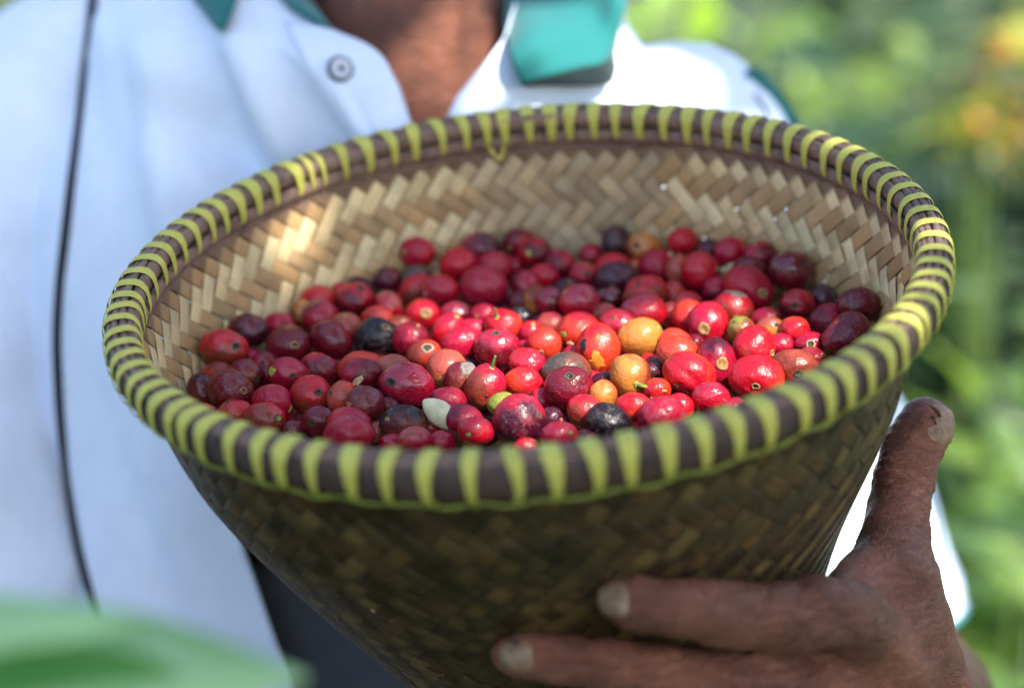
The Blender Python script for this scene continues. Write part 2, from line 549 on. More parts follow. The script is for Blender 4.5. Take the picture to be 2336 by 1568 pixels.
def weave():
    K = 88
    tt = np.linspace(0, .22, 400)
    rr_ = np.interp(tt, RKt, RKr)
    ds = np.sqrt(np.gradient(tt) ** 2 + np.gradient(rr_) ** 2)
    w = np.concatenate([[0], np.cumsum(ds[1:] / rr_[1:])])
    wmax = w[-1]
    cell = 2 * math.pi / K          # one crossing step along theta for fixed w spans half cell each
    NW = int(wmax / cell * 2)       # half cells along w
    def S(th, wv, off):
        wv = max(0, min(wmax, wv))
        t = float(np.interp(wv, w, tt))
        r = float(np.interp(t, RKt, RKr)); s = float(np.interp(t, RKt, RKs))
        dr = (float(np.interp(min(.22, t + .004), RKt, RKr)) - float(np.interp(max(0, t - .004), RKt, RKr))) / .008
        ln = math.hypot(1, dr)
        nr, nz = -1 / ln, dr / ln * 1.0   # inward normal (radial, z) ; z down slope
        rr2 = r + nr * off
        return (s + rr2 * math.cos(th), rr2 * math.sin(th), -t - nz * off * -1 * -1)
    V, Fc, TT, UV = [], [], [], []
    H = .00042; TH = .00014
    rs = random.Random(3)
    for fam in (0, 1):
        sg = 1 if fam == 0 else -1
        for i in range(K):
            base_tone = rs.uniform(.82, 1.15); hue = rs.uniform(-.05, .05)
            th0 = i * cell
            # centre line: theta = th0 + sg * wv ; crossings every half cell in w
            nseg = NW * 3
            prev = None
            wig = rs.uniform(-.06, .06)
            for k in range(nseg + 1):
                wv = k / 3 * cell / 2
                if wv > wmax + 1e-6: break
                th = th0 + sg * wv
                # index of the crossing: partner strip j has th0j = th0 + 2*sg*wv
                q = 2 * wv / cell            # = crossing counter (integer at crossings)
                def side(qq):
                    # i - j mod 4 with a change of direction every now and then
                    row = qq
                    ii = i if fam == 0 else (i - qq)
                    shift = 0
                    blk = (i * 2 + (qq if fam == 0 else -qq))
                    m = row % 4
                    tix = i * 2 + sg * qq           # position round the basket in half cells
                    if (tix // 31) % 2: m = (row + 1) % 4
                    if row > 9: m = ((tix + (row % 2)) // 2 * 2 + (row % 2) + (row // 2 if (tix // 41) % 2 else 0) * 2) % 4
                    return (1 if (m < 2) else -1) * sg
                q0 = math.floor(q + 1e-6); fr = q - q0
                a, b = side(q0), side(q0 + 1)
                h = a + (b - a) * (fr * fr * (3 - 2 * fr))
                off = h * H
                hw = cell * .5 * .985 * .5     # half width measured in theta and w
                tcol = None
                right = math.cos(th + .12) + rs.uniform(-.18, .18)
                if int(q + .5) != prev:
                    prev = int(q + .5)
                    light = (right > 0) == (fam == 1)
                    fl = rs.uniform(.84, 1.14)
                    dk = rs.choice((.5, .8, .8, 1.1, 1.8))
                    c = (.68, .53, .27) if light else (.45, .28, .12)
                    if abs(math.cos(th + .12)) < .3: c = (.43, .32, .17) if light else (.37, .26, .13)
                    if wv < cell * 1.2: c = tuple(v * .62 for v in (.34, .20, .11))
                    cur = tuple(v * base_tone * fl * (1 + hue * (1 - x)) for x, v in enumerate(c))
                st = len(V)
                g = wig * cell
                # across direction (perpendicular in the conformal plane): (d theta, d w) = (1, -sg)/2
                for (u, dz) in ((-1, -TH * .5), (-.86, TH), (0, TH * 1.15), (.86, TH), (1, -TH * .5), (.8, -TH), (-.8, -TH)):
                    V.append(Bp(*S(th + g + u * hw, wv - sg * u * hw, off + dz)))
                    TT.append(cur if dz > -TH * .4 else tuple(v * q_ for v, q_ in zip(cur, (.105 * dk, .092 * dk, .050 * dk)))); UV.append((wv * 12 + i * 3.7, (u + 1) * .5 + fam * 7 + i))  # outer faces and edges darkened: shade on the basket's outside put into the tint
                if k:
                    for x in range(7):
                        y = (x + 1) % 7
                        Fc.append((st - 7 + x, st - 7 + y, st + y, st + x))
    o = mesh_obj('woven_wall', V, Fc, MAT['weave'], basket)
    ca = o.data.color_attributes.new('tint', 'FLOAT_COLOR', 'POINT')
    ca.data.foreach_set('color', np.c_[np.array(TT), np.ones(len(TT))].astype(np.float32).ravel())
    uvl = o.data.uv_layers.new(name='UVMap')
    li = np.empty(len(o.data.loops), np.int32); o.data.loops.foreach_get('vertex_index', li)
    uvl.data.foreach_set('uv', np.array(UV, np.float32)[li].ravel())
weave()

def ring_hoop(name, prof, zc, rc, mat, wob=.0004, seed=0, nseg=220, phase=0):
    """closed hoop; prof = list of (radial, z) offsets round the section"""
    rs = random.Random(seed)
    a1, a2, p1, p2 = rs.uniform(.3, 1) * wob, rs.uniform(.3, 1) * wob, rs.random() * 6, rs.random() * 6
    V, Fc, UV = [], [], []
    m = len(prof)
    for i in range(nseg):
        th = 2 * math.pi * i / nseg
        dr = a1 * math.sin(3 * th + p1) + a2 * math.sin(11 * th + p2)
        dz = a2 * math.sin(5 * th + p2) + a1 * math.sin(17 * th + p1)
        for k, (r, z) in enumerate(prof):
            rad = rc + r + dr
            V.append(Bp(rad * math.cos(th), rad * math.sin(th), zc + z + dz))
            UV.append((i / nseg * 10, k / m + seed * .37))
    for i in range(nseg):
        j = (i + 1) % nseg
        for k in range(m):
            l = (k + 1) % m
            Fc.append((i * m + k, i * m + l, j * m + l, j * m + k))
    o = mesh_obj(name, V, Fc, mat, basket)
    uvl = o.data.uv_layers.new(name='UVMap')
    li = np.empty(len(o.data.loops), np.int32); o.data.loops.foreach_get('vertex_index', li)
    uvl.data.foreach_set('uv', np.array(UV, np.float32)[li].ravel())
    return o

def ell(a, b, n=12):
    return [(a * math.cos(2 * math.pi * k / n), b * math.sin(2 * math.pi * k / n)) for k in range(n)]
RR = .1485
ring_hoop('outer_hoop', ell(.0026, .0064, 16), .0003, RR + .0036, MAT['cane_out'], .0002, 1)
ring_hoop('inner_hoop', ell(.0019, .0034, 12), .0030, RR - .0042, MAT['cane'], .0003, 2)
ring_hoop('inner_hoop', ell(.0018, .0030, 12), -.0042, RR - .0044, MAT['cane'], .0003, 3)
for k, (r, z, a) in enumerate([(-.0034, .0058, .0013), (-.0010, .0066, .0014), (.0015, .0066, .0014), (.0036, .0058, .0012)]):
    ring_hoop('top_cane', ell(a, a * .85, 8), z, RR + r, MAT['cane'], .00025, 4 + k)
ring_hoop('lower_binding', ell(.0010, .0016, 8), -.0092, RR - .0030, MAT['cane'], .0004, 11)

# lashings, measured along the rim
LASH = [(260,765),(256,735),(268,707),(281,681),(297,654),(316,627),(334,598),(358,571),(385,545),(413,520),(442,495),(477,474),(517,452),
 (565,432),(610,412),(655,392),(689,377),(713,367),(772,350),(820,332),(870,312),(930,295),(985,283),(1045,273),(1100,264),(1149,257),
 (1205,247),(1263,240),(1318,237),(1373,236),(1428,236),(1495,238),(1556,242),(1608,246),(1661,250),(1716,257),(1767,266),(1818,275),
 (1870,288),(1920,303),(1966,320),(2008,338),(2043,357),(2072,378),(2096,402),(2113,428),(2128,455),(2140,483),(2150,512),(2156,542),
 (2160,573),(2160,603),(2157,633),(2150,662),(2138,690),(2124,716),(2106,742),(2080,770),(2043,800),(1999,829),(1947,857),
 (1890,880),(1820,908),(1745,933),(1672,956),(1597,975),(1521,991),(1436,1008),(1350,1020),(1260,1032),(1173,1036),(1083,1038),(991,1040),
 (904,1036),(820,1026),(743,1018),(673,1010),(614,1000),(548,985),(488,968),(440,953),(404,938),(365,918),(332,896),(305,873),(285,848),(272,820),(264,793)]
def px_to_rim(x, y, z):
    d = Vector(((x - CX) / FPX, -(y - CY) / FPX, -1))
    P0 = BC + BN * z
    t = P0.dot(BN) / d.dot(BN)
    v = d * t - BC
    return v.dot(BX), v.dot(BY)

def lash(th, wid, nstr, seed):
    rs = random.Random(seed)
    V, Fc, UV = [], [], []
    NP = 40; NC = nstr * 4
    a, b = .0069, .0080
    sk = rs.uniform(-.002, .004)
    for i in range(NP):
        ph = 2 * math.pi * i / NP           # 0 = outward, 90 = top, 180 = inward, 270 = bottom
        c, s = math.cos(ph), math.sin(ph)
        e = .75
        rx = math.copysign(abs(c) ** e, c) * a; rz = math.copysign(abs(s) ** e, s) * b
        low = max(0, min(1, (.9 - s) / 1.9))
        if s < -.6: rx *= 1 - .75 * (-.6 - s) / .4; rz -= .003 * (-.6 - s) / .4
        wd = wid * (1 - .74 * low)
        for k in range(NC + 1):
            u = k / NC - .5
            bmp = abs(math.sin(math.pi * nstr * (u + .5)))
            lift = .0 + .00032 * bmp ** .6
            nx, nz = c, s
            t_off = u * wd + sk * c * .5
            rad = RR + rx + nx * lift
            thh = th + t_off / RR
            V.append(Bp(rad * math.cos(thh), rad * math.sin(thh), rz + .0001 + nz * lift)); UV.append((i / NP * 6 + seed, u + seed * .3))
    for i in range(NP):
        j = (i + 1) % NP
        for k in range(NC):
            Fc.append((i * (NC + 1) + k, i * (NC + 1) + k + 1, j * (NC + 1) + k + 1, j * (NC + 1) + k))
    o = mesh_obj('lashing', V, Fc, MAT['lash'], basket)
    uvl = o.data.uv_layers.new(name='UVMap')
    li = np.empty(len(o.data.loops), np.int32); o.data.loops.foreach_get('vertex_index', li)
    uvl.data.foreach_set('uv', np.array(UV, np.float32)[li].ravel())
ths = []
for k, (x, y) in enumerate(LASH):
    bx, by = px_to_rim(x, y, .006)
    th = math.atan2(by, bx)
    ths.append(th)
    wid = .0056 + rnd.uniform(-.0008, .0008)
    if x > 2085: wid = .0047
    ns = 3
    if (x, y) in ((689, 377), (713, 367)): wid = .0030; ns = 2
    if x < 470 and y < 900: wid = .0050
    lash(th, wid, ns, k)

# cord that ties the lashings together below the rim on the outside
def cord():
    V, Fc = [], []
    pts = []
    n = 360
    for i in range(n + 1):
        th = 2 * math.pi * i / n
        r = RR + .0024 + .0004 * math.sin(61 * th)
        pts.append(Bp(r * math.cos(th), r * math.sin(th), -.0088 + .0006 * math.sin(44 * th)))
    v, f = tube(pts, .0007, 6, False)
    mesh_obj('lashing_cord', v, f, MAT['cord'], basket)
    k0 = math.atan2(*reversed(px_to_rim(1118, 262, .006)))
    def q(dth, dr, z): return Bp((RR + dr) * math.cos(k0 + dth), (RR + dr) * math.sin(k0 + dth), z)
    v, f = tube([Vector(p) for p in spline([q(.0, -.0085, -.009), q(.012, -.0095, -.005), q(-.012, -.0105, -.0095), q(-.028, -.0095, -.0065), q(-.030, -.0105, -.0045)], 24)], .0007, 6)
    V += v; Fc += f
    o = mesh_obj('cord_knot', V, Fc, MAT['lash'], basket)
cord()

def base_plate():
    V, Fc = [], []
    n = 48
    for r, z in ((.0625, -.2195), (.0625, -.2225), (.001, -.2225)):
        for i in range(n):
            a = 2 * math.pi * i / n
            V.append(Bp(.0213 + r * math.cos(a), r * math.sin(a), z))
    for q in range(2):
        for i in range(n):
            j = (i + 1) % n
            Fc.append((q * n + i, q * n + j, (q + 1) * n + j, (q + 1) * n + i))
    for i in range(1, n - 1): Fc.append((0, i, i + 1))
    o = mesh_obj('base_plate', V, Fc, MAT['cane'], basket)
base_plate()

# ------------------------------------------------------------------ the coffee cherries
COL = {'R': (.44, .003, .014), 'C': (.33, .0020, .024), 'D': (.120, .0012, .009), 'P': (.048, .0018, .013), 'K': (.005, .0025, .005),
       'O': (.54, .034, .012), 'Y': (.46, .175, .030), 'B': (.19, .028, .012), 'G': (.20, .22, .025), 'N': (.065, .045, .033), 'S': (.38, .065, .040)}
WIN = {1: (399.1, 484.6), 2: (855.2, 484.6), 3: (1425.3, 484.6), 4: (399.1, 684.1), 5: (855.2, 684.1), 6: (1311.2, 684.1)}
ZS = .2564
# window, x, y, half-width, half-height, turn, colours, calyx (x, y, kind) or None, extras, note for the label
CH = [
 (1,430,1195,200,145,-5,'RB',(570,1185,'d'),'','with a round dark scar, largest at the bare left wall'),
 (1,655,1045,172,142,-10,'DP',(600,1075,'d'),'','with dusky bloom behind the largest one at the left wall'),
 (1,925,1010,135,110,0,'CC',(1000,990,'d'),'','small, at the bare wall beside the dusky one'),
 (1,1005,1180,190,142,5,'DD',(1083,1175,'t'),'','with a neat round scar in the middle of its side'),
 (1,1010,1095,112,85,0,'BO',None,'',''),
 (1,1290,940,156,158,0,'DC',None,'b',''),
 (1,1125,900,70,100,0,'BY',None,'','hiding behind a dusky crimson one at the left edge of the heap'),
 (1,1275,760,150,98,0,'OR',None,'','glowing in the sun patch on the woven wall'),
 (1,1480,735,88,95,0,'RC',None,'',''),
 (1,1605,790,165,155,0,'DR',(1660,672,'d'),'','standing high at the heap edge with a dark scar on top'),
 (1,1640,665,105,75,0,'PP',None,'',''),
 (1,1520,1020,142,118,0,'SB',(1520,915,'g'),'','dull, with a faint star on top, behind the blackest one'),
 (1,1392,1130,182,148,-35,'CD',None,'s','with a wrinkled dark end'),
 (1,1800,935,125,88,0,'RO',None,'','bright small, tucked above the blackest one'),
 (1,1905,838,112,140,25,'RS',None,'w3',''),
 (1,1800,1120,196,174,-15,'KK',(1890,1010,'t'),'b','blackest big one, left of the middle'),
 (1,2098,1125,152,148,0,'CD',None,'','against the right side of the blackest big one'),
 (1,2000,1000,86,68,0,'SB',None,'',''),
 (2,430,900,147,120,-10,'RO',(460,900,'T'),'','with a wide tan ring scar'),
 (1,1885,607,112,110,0,'DP',None,'',''),
 (1,2155,360,148,132,0,'RC',(2030,350,'g'),'','with a green end, highest at the back left of the heap'),
 (1,2140,570,128,92,0,'ND',None,'s','greenish-grey old, under the green-ended one'),
 (1,2145,690,152,122,35,'RB',None,'',''),
 (2,573,690,158,122,0,'CR',(445,730,'t'),'',''),
 (5,430,480,148,110,22,'BO',(465,425,'p'),'s','small, with a crusty pale top'),
 (1,680,1300,82,60,0,'CC',None,'',''),
 (1,795,1340,108,88,0,'DC',(790,1330,'d'),'',''),
 (1,385,1430,118,92,0,'OB',None,'',''),
 (1,628,1430,142,122,-15,'BD',(735,1470,'d'),'s','mottled rusty, touching two maroon ones at the left wall'),
 (1,835,1455,88,80,0,'DD',None,'',''),
 (1,1000,1415,168,114,-8,'DC',(1065,1450,'d'),'G','with an olive patch at one end'),
 (1,1290,1390,176,122,-28,'DR',None,'b',''),
 (1,1232,1215,60,75,0,'SB',None,'',''),
 (1,1655,1365,192,112,8,'OR',None,'',''),
 (1,1652,1432,172,126,5,'CD',None,'V','with a pale torn scar on its front'),
 (1,1932,1375,152,102,0,'BS',None,'b',''),
 (1,2062,1532,232,190,-8,'PC',(1922,1505,'d'),'w','very big and wet, with a dark crater scar'),
 (4,245,812,126,162,10,'DP',None,'',''),
 (4,488,802,190,172,0,'DB',(640,800,'t'),'sb','big dull freckled, lowest at the left wall'),
 (4,265,1035,118,98,0,'CR',None,'',''),
 (4,538,1000,153,106,0,'RS',None,'','small, resting on the front rim'),
 (4,790,1050,176,118,0,'BR',(935,1042,'G'),'','russet, at the front rim with a grey-green end scar'),
 (4,870,910,172,148,-25,'CC',None,'e','bright dented, with a greenish edge'),
 (4,1217,855,176,172,0,'RB',(1292,812,'k'),'s','round rusty, with a bored black hole'),
 (4,1282,1078,142,124,0,'CD',(1236,1092,'d'),'','small, with a dark scar, just above the front rim'),
 (4,1055,1155,88,66,0,'DP',(1045,1150,'t'),'s','tiny shrivelled, on the front rim'),
 (4,1482,872,92,148,-15,'SO',None,'',''),
 (4,1688,932,160,162,0,'DB',None,'b',''),
 (4,1548,1075,185,100,0,'RC',None,'',''),
 (4,1552,1165,206,118,0,'CC',None,'b','wide shiny, pressing on the front rim'),
 (4,1785,1170,78,70,0,'SB',None,'',''),
 (4,2038,1095,198,142,-8,'KB',None,'b','near-black with an orange-brown back edge'),
 (4,1890,950,88,70,0,'DP',None,'',''),
 (4,2138,1230,136,84,0,'SC',None,'',''),
 (4,1930,1272,88,58,0,'CC',None,'',''),
 (4,2272,1135,82,78,0,'SR',None,'',''),
 (5,590,1258,98,72,0,'CC',None,'',''),
 (5,785,1068,168,136,-15,'CP',None,'','leaning against the pale bean'),
 (5,893,1162,150,116,-10,'RC',(828,1195,'g'),'','with a small green dot, in front near the rim'),
 (5,645,880,150,92,0,'PC',None,'',''),
 (5,982,778,166,198,-12,'CB',(1035,592,'g'),'kL','tall dull one with a green stub on top'),
 (5,772,702,152,146,10,'DB',None,'X','broken open with a grey dead face'),
 (5,640,612,170,160,-20,'SY',(598,705,'g'),'','big buff, behind the broken one'),
 (5,1320,728,160,124,-5,'RO',None,'','bright, just above the big dark front one'),
 (5,1358,562,164,120,-18,'CR',None,'w',''),
 (5,1085,432,192,170,0,'DC',(1075,290,'d'),'w','big wet, with a dented dark crown'),
 (5,758,372,172,112,22,'CC',None,'',''),
 (5,868,268,122,86,0,'CC',None,'s',''),
 (5,648,265,105,152,-35,'RC',(718,140,'g'),'','long, with a yellow tip'),
 (5,1140,235,156,146,-10,'RO',(1078,150,'g'),'L','carrying a thin green stalk'),
 (5,1508,388,142,136,0,'OR',(1470,470,'t'),'','with a brown end scar'),
 (5,1388,298,86,92,0,'CR',(1405,215,'g'),'',''),
 (5,1556,218,110,102,0,'CS',None,'s',''),
 (5,1812,280,180,160,0,'RO',(1665,305,'g'),'F','glossy and sunlit, with a dry flake stuck on'),
 (5,1985,430,178,205,-5,'OR',None,'D','sunlit, with a black wound'),
 (6,580,338,200,164,15,'YY',(770,240,'g'),'','polished amber, brightest near the centre'),
 (5,1702,630,208,150,0,'NB',None,'bs','dull grey-brown old, behind a dark crimson front one'),
 (5,1727,778,207,184,0,'CD',(1722,672,'d'),'','large, front centre, with a grey eye'),
 (5,2045,730,98,78,0,'PP',None,'',''),
 (6,492,675,170,190,12,'YB',(540,750,'g'),'M','with a yellow-green stalk lying out from it'),
 (6,248,838,118,118,-40,'YO',None,'','half hidden below the stalked amber one'),
 (5,1475,885,86,84,0,'CC',None,'',''),
 (5,1140,930,132,100,0,'GG',None,'','unripe, behind the biggest black-purple one'),
 (5,1282,1060,216,208,0,'PC',None,'b','biggest black-purple one at the front rim'),
 (5,1570,1062,88,92,0,'PP',None,'',''),
 (5,1640,1188,148,90,0,'CC',(1745,1172,'g'),'',''),
 (5,1872,990,162,142,-15,'RB',None,'',''),
 (5,2072,1080,205,136,-22,'KK',None,'b','black, oval, low at the front rim'),
 (5,1350,1305,92,60,0,'RS',None,'',''),
 (5,1860,1245,98,72,0,'PP',None,'',''),
 (5,1762,482,70,62,0,'CC',None,'',''),
 (5,1325,412,56,42,0,'CP',None,'',''),
 (6,522,948,152,116,0,'RO',None,'',''),
 (6,775,1008,208,132,0,'CC',None,'bs','broad dusty-pink, on the front rim'),
 (6,935,952,108,108,0,'RR',None,'',''),
 (6,728,802,104,92,0,'OR',None,'',''),
 (6,1212,856,162,114,0,'CR',None,'w','vivid, beside the front rim'),
 (6,1420,958,100,70,0,'CC',None,'',''),
 (6,1020,652,228,178,-22,'OR',None,'c','biggest orange one, creased and shining'),
 (6,915,470,178,142,-10,'OS',None,'','bright puckered, behind the biggest orange one'),
 (6,880,355,128,86,0,'OR',None,'',''),
 (6,742,588,66,72,0,'KN',(720,505,'g'),'s','shrivelled black, with a lime bud'),
 (6,1258,552,148,205,5,'CP',(1292,562,'T'),'','half blackened, with a tan scar'),
 (6,1590,432,178,196,-18,'RS',None,'','tall rosy streaked, standing near the rim'),
 (6,1620,680,230,170,0,'RO',(1580,765,'t'),'','large bright, with a brown crater, next to the front rim'),
 (6,1960,600,200,150,-5,'SB',(1960,652,'d'),'','large buff, with a dark crusty scar'),
 (6,2105,530,118,94,-10,'SC',(2195,485,'t'),'',''),
 (6,1825,402,108,90,0,'CC',None,'',''),
 (6,2092,382,116,76,0,'CP',(2078,392,'p'),'','with a pale pitted disc'),
 (6,1955,268,126,112,0,'RO',None,'',''),
 (6,1745,255,108,88,-10,'YS',(1782,218,'k'),'','little yellow, with a dark pit'),
 (6,1478,272,112,118,0,'GB',None,'sb','olive mottled, next to the little yellow one'),
 (6,1708,172,130,98,0,'CD',None,'',''),
 (3,960,858,176,150,-15,'RB',None,'sS','scabby, with black specks and a grey cap'),
 (3,732,985,172,178,-8,'RC',(682,1035,'T'),'','with a brown crater on its face'),
 (3,568,932,142,150,0,'RO',None,'',''),
 (3,1102,672,222,160,-38,'CR',(1218,710,'T'),'','large glossy, with a round tan end scar'),
 (3,1478,522,190,172,0,'DD',(1572,445,'d'),'w','largest dark one against the back right wall'),
 (3,1205,388,140,128,-15,'DC',None,'',''),
 (3,930,358,132,134,-20,'RC',None,'','bright, second row from the back wall'),
 (3,1110,500,132,92,-10,'DC',None,'',''),
 (3,742,340,96,84,0,'DP',None,'',''),
 (3,672,522,163,168,0,'RR',(822,505,'t'),'','bright, with its end scar at the side'),
 (3,513,255,130,114,-10,'RR',None,'','highest red one at the back wall'),
 (3,290,476,160,146,25,'CC',(432,395,'p'),'','smooth, third row from the back wall'),
 (3,163,312,152,124,0,'BY',(88,298,'d'),'','brown, at the back wall beside the darkest one'),
 (2,2143,258,120,138,0,'PK',(2170,250,'d'),'b','darkest one at the back wall'),
 (3,480,518,82,122,0,'SO',None,'',''),
 (3,95,482,58,52,0,'YO',None,'',''),
 (3,188,702,196,114,10,'RB',None,'s','long reddish-brown, across the middle of the heap'),
 (3,430,735,98,100,0,'RS',None,'',''),
 (3,172,872,192,134,0,'CR',None,'wW','beaded with drops, right of the middle'),
 (3,402,912,90,96,0,'SC',None,'',''),
 (3,560,802,112,74,0,'SR',None,'',''),
 (3,815,692,106,106,0,'CD',None,'',''),
 (3,1530,818,152,128,0,'DR',(1490,832,'k'),'','with a black open eye'),
 (3,1765,772,120,126,0,'PN',None,'b',''),
 (3,2080,818,184,144,0,'PD',None,'b','big, farthest right against the wall'),
 (3,1802,972,168,148,30,'DC',(1945,838,'t'),'',''),
 (3,1975,1088,218,168,38,'DB',None,'b','big brownish, nearest the right rim'),
 (3,2222,1092,86,66,0,'DB',None,'',''),
 (3,1275,612,56,52,0,'RC',None,'',''),
 (2,745,462,162,142,25,'CR',None,'',''),
 (2,930,305,172,106,0,'PC',None,'b',''),
 (2,1068,482,162,128,-15,'CC',None,'b',''),
 (2,970,662,200,176,0,'CC',None,'b','biggest crimson one in the back half'),
 (2,1276,268,130,120,0,'DR',None,'',''),
 (2,1420,358,143,126,0,'RD',(1410,362,'k'),'E','with a black eye and green rim, near the back wall'),
 (2,1240,475,76,70,0,'CC',None,'',''),
 (2,1640,460,132,122,-10,'CD',None,'',''),
 (2,1510,572,128,112,-20,'RC',None,'',''),
 (2,1340,662,122,138,0,'CD',None,'',''),
 (2,1920,382,88,82,0,'CC',None,'',''),
 (2,1848,555,110,106,0,'SC',(1880,555,'d'),'s','mottled pink, behind the black-purple pear-shaped one'),
 (2,2105,475,152,88,12,'RR',None,'',''),
 (2,2155,585,188,130,-5,'PP',None,'b','black-purple pear-shaped, behind the middle'),
 (2,1700,672,84,70,0,'PP',None,'',''),
 (2,2090,768,108,86,0,'KD',None,'w',''),
 (2,2050,905,88,80,0,'RS',None,'',''),
 (2,1558,802,124,136,0,'CD',(1560,668,'d'),'w1',''),
 (2,1820,798,178,152,-15,'CR',None,'wW','glossy, dotted with drops, centre of the heap'),
 (2,2160,985,158,120,-12,'RC',None,'w',''),
 (2,1288,945,100,96,0,'KK',(1300,880,'d'),'w','small wet jet-black'),
 (2,718,895,126,92,0,'CD',None,'w',''),
 (2,970,915,106,92,0,'CC',None,'',''),
 (2,1435,775,82,112,0,'BY',None,'',''),
 (2,1300,790,92,82,0,'DD',None,'',''),
 (6,680,640,58,60,0,'PP',None,'',''),
 (6,652,545,62,55,0,'RR',None,'',''),
 (6,600,770,60,60,0,'RO',None,'',''),
 (3,620,1160,70,60,0,'DD',None,'',''),
]
def toC(win, zx, zy):
    o = WIN[win]
    return o[0] + zx * ZS, o[1] + zy * ZS
def heap_h(x, y):
    return .0425 + .045 * max(0, y) + .02 * x - .006 * max(0, 1 - (x * x + y * y) / .0144) * 0
cc = []
for c in list(CH):
    vx, vy = toC(c[0], c[1], c[2])
    d = Vector(((vx - CX) / FPX, -(vy - CY) / FPX, -1.0))
    h = .042
    for _ in range(6):
        t = (BC - BN * h).dot(BN) / d.dot(BN)
        v = d * t - BC
        h = heap_h(v.dot(BX), v.dot(BY))
    g = 1.10 + max(0, min(.30, (120 - (c[3] * c[4]) ** .5) / 45 * .27))      # half-hidden cherries are larger than what shows of them
    t += max(0, g - 1.10) * .035
    a_, b_ = c[3] * g, c[4] * g
    y_ = c[2]
    if b_ < a_ * .80: y_ += (a_ * .80 - b_) * .6; b_ = a_ * .80
    if a_ < b_ * .80: a_ = b_ * .80
    if y_ != c[2]:
        vx, vy = toC(c[0], c[1], y_); d = Vector(((vx - CX) / FPX, -(vy - CY) / FPX, -1.0)); t = (BC - BN * h).dot(BN) / d.dot(BN) + max(0, g - 1.10) * .03
    c = c[:2] + (y_, a_, b_) + c[5:]
    CH[len(cc)] = c
    cc.append([d, t, c[3] * ZS * t / FPX, c[4] * ZS * t / FPX])
NCH = len(cc)
D0 = np.array([list(c[0]) for c in cc]); T0 = np.array([c[1] for c in cc]); T = T0.copy()
RAD = np.array([(c[2] * c[3]) ** .5 / c[1] for c in cc])      # radius per unit depth
for it in range(400):
    P_ = D0 * T[:, None]; r_ = RAD * T
    dv = P_[:, None] - P_[None]; ds = np.sqrt((dv ** 2).sum(2)) + 1e-9
    ov = (r_[:, None] + r_[None]) * .94 - ds
    np.fill_diagonal(ov, -1)
    sgn = np.sign(T[:, None] - T[None] + 1e-7 * (np.arange(NCH)[:, None] - np.arange(NCH)[None]))
    # the one lower in the picture or larger tends to lie on top
    push = np.where(ov > 0, ov * sgn * .25, 0).sum(1)
    small = (.0060 - r_).clip(0) * .0
    T += np.clip(push, -.0015, .0015) + (T0 - T) * .03
    T = np.clip(T, T0 - .013, T0 + .016)
    # keep inside the wall
    P_ = D0 * T[:, None]
    rel = P_ - np.array(BC); tz = -(rel @ np.array(BN)); bx = rel @ np.array(BX); by = rel @ np.array(BY)
    rw = np.interp(tz, RKt, RKr) - r_ - .0015; sx = np.interp(tz, RKt, RKs)
    rad = np.hypot(bx - sx, by); bad = rad > rw
    T = np.where(bad & (by > 0), T - np.minimum(rad - rw, .002), T)
    T = np.where(bad & (by < -.02), T + np.minimum(rad - rw, .002), T)

def dirs_grid(seg, ring):
    out = [(0, 0, 1)]
    for i in range(1, ring):
        a = math.pi * i / ring
        for j in range(seg):
            b = 2 * math.pi * j / seg
            out.append((math.sin(a) * math.cos(b), math.sin(a) * math.sin(b), math.cos(a)))
    out.append((0, 0, -1))
    F_ = []
    for j in range(seg): F_.append((0, 1 + j, 1 + (j + 1) % seg))
    for i in range(ring - 2):
        for j in range(seg):
            a = 1 + i * seg + j; b = 1 + i * seg + (j + 1) % seg
            F_.append((a, a + seg, b + seg, b))
    n = 1 + (ring - 1) * seg
    for j in range(seg): F_.append((n, n - seg + (j + 1) % seg, n - seg + j))
    return out, F_
GD, GF = dirs_grid(36, 24)

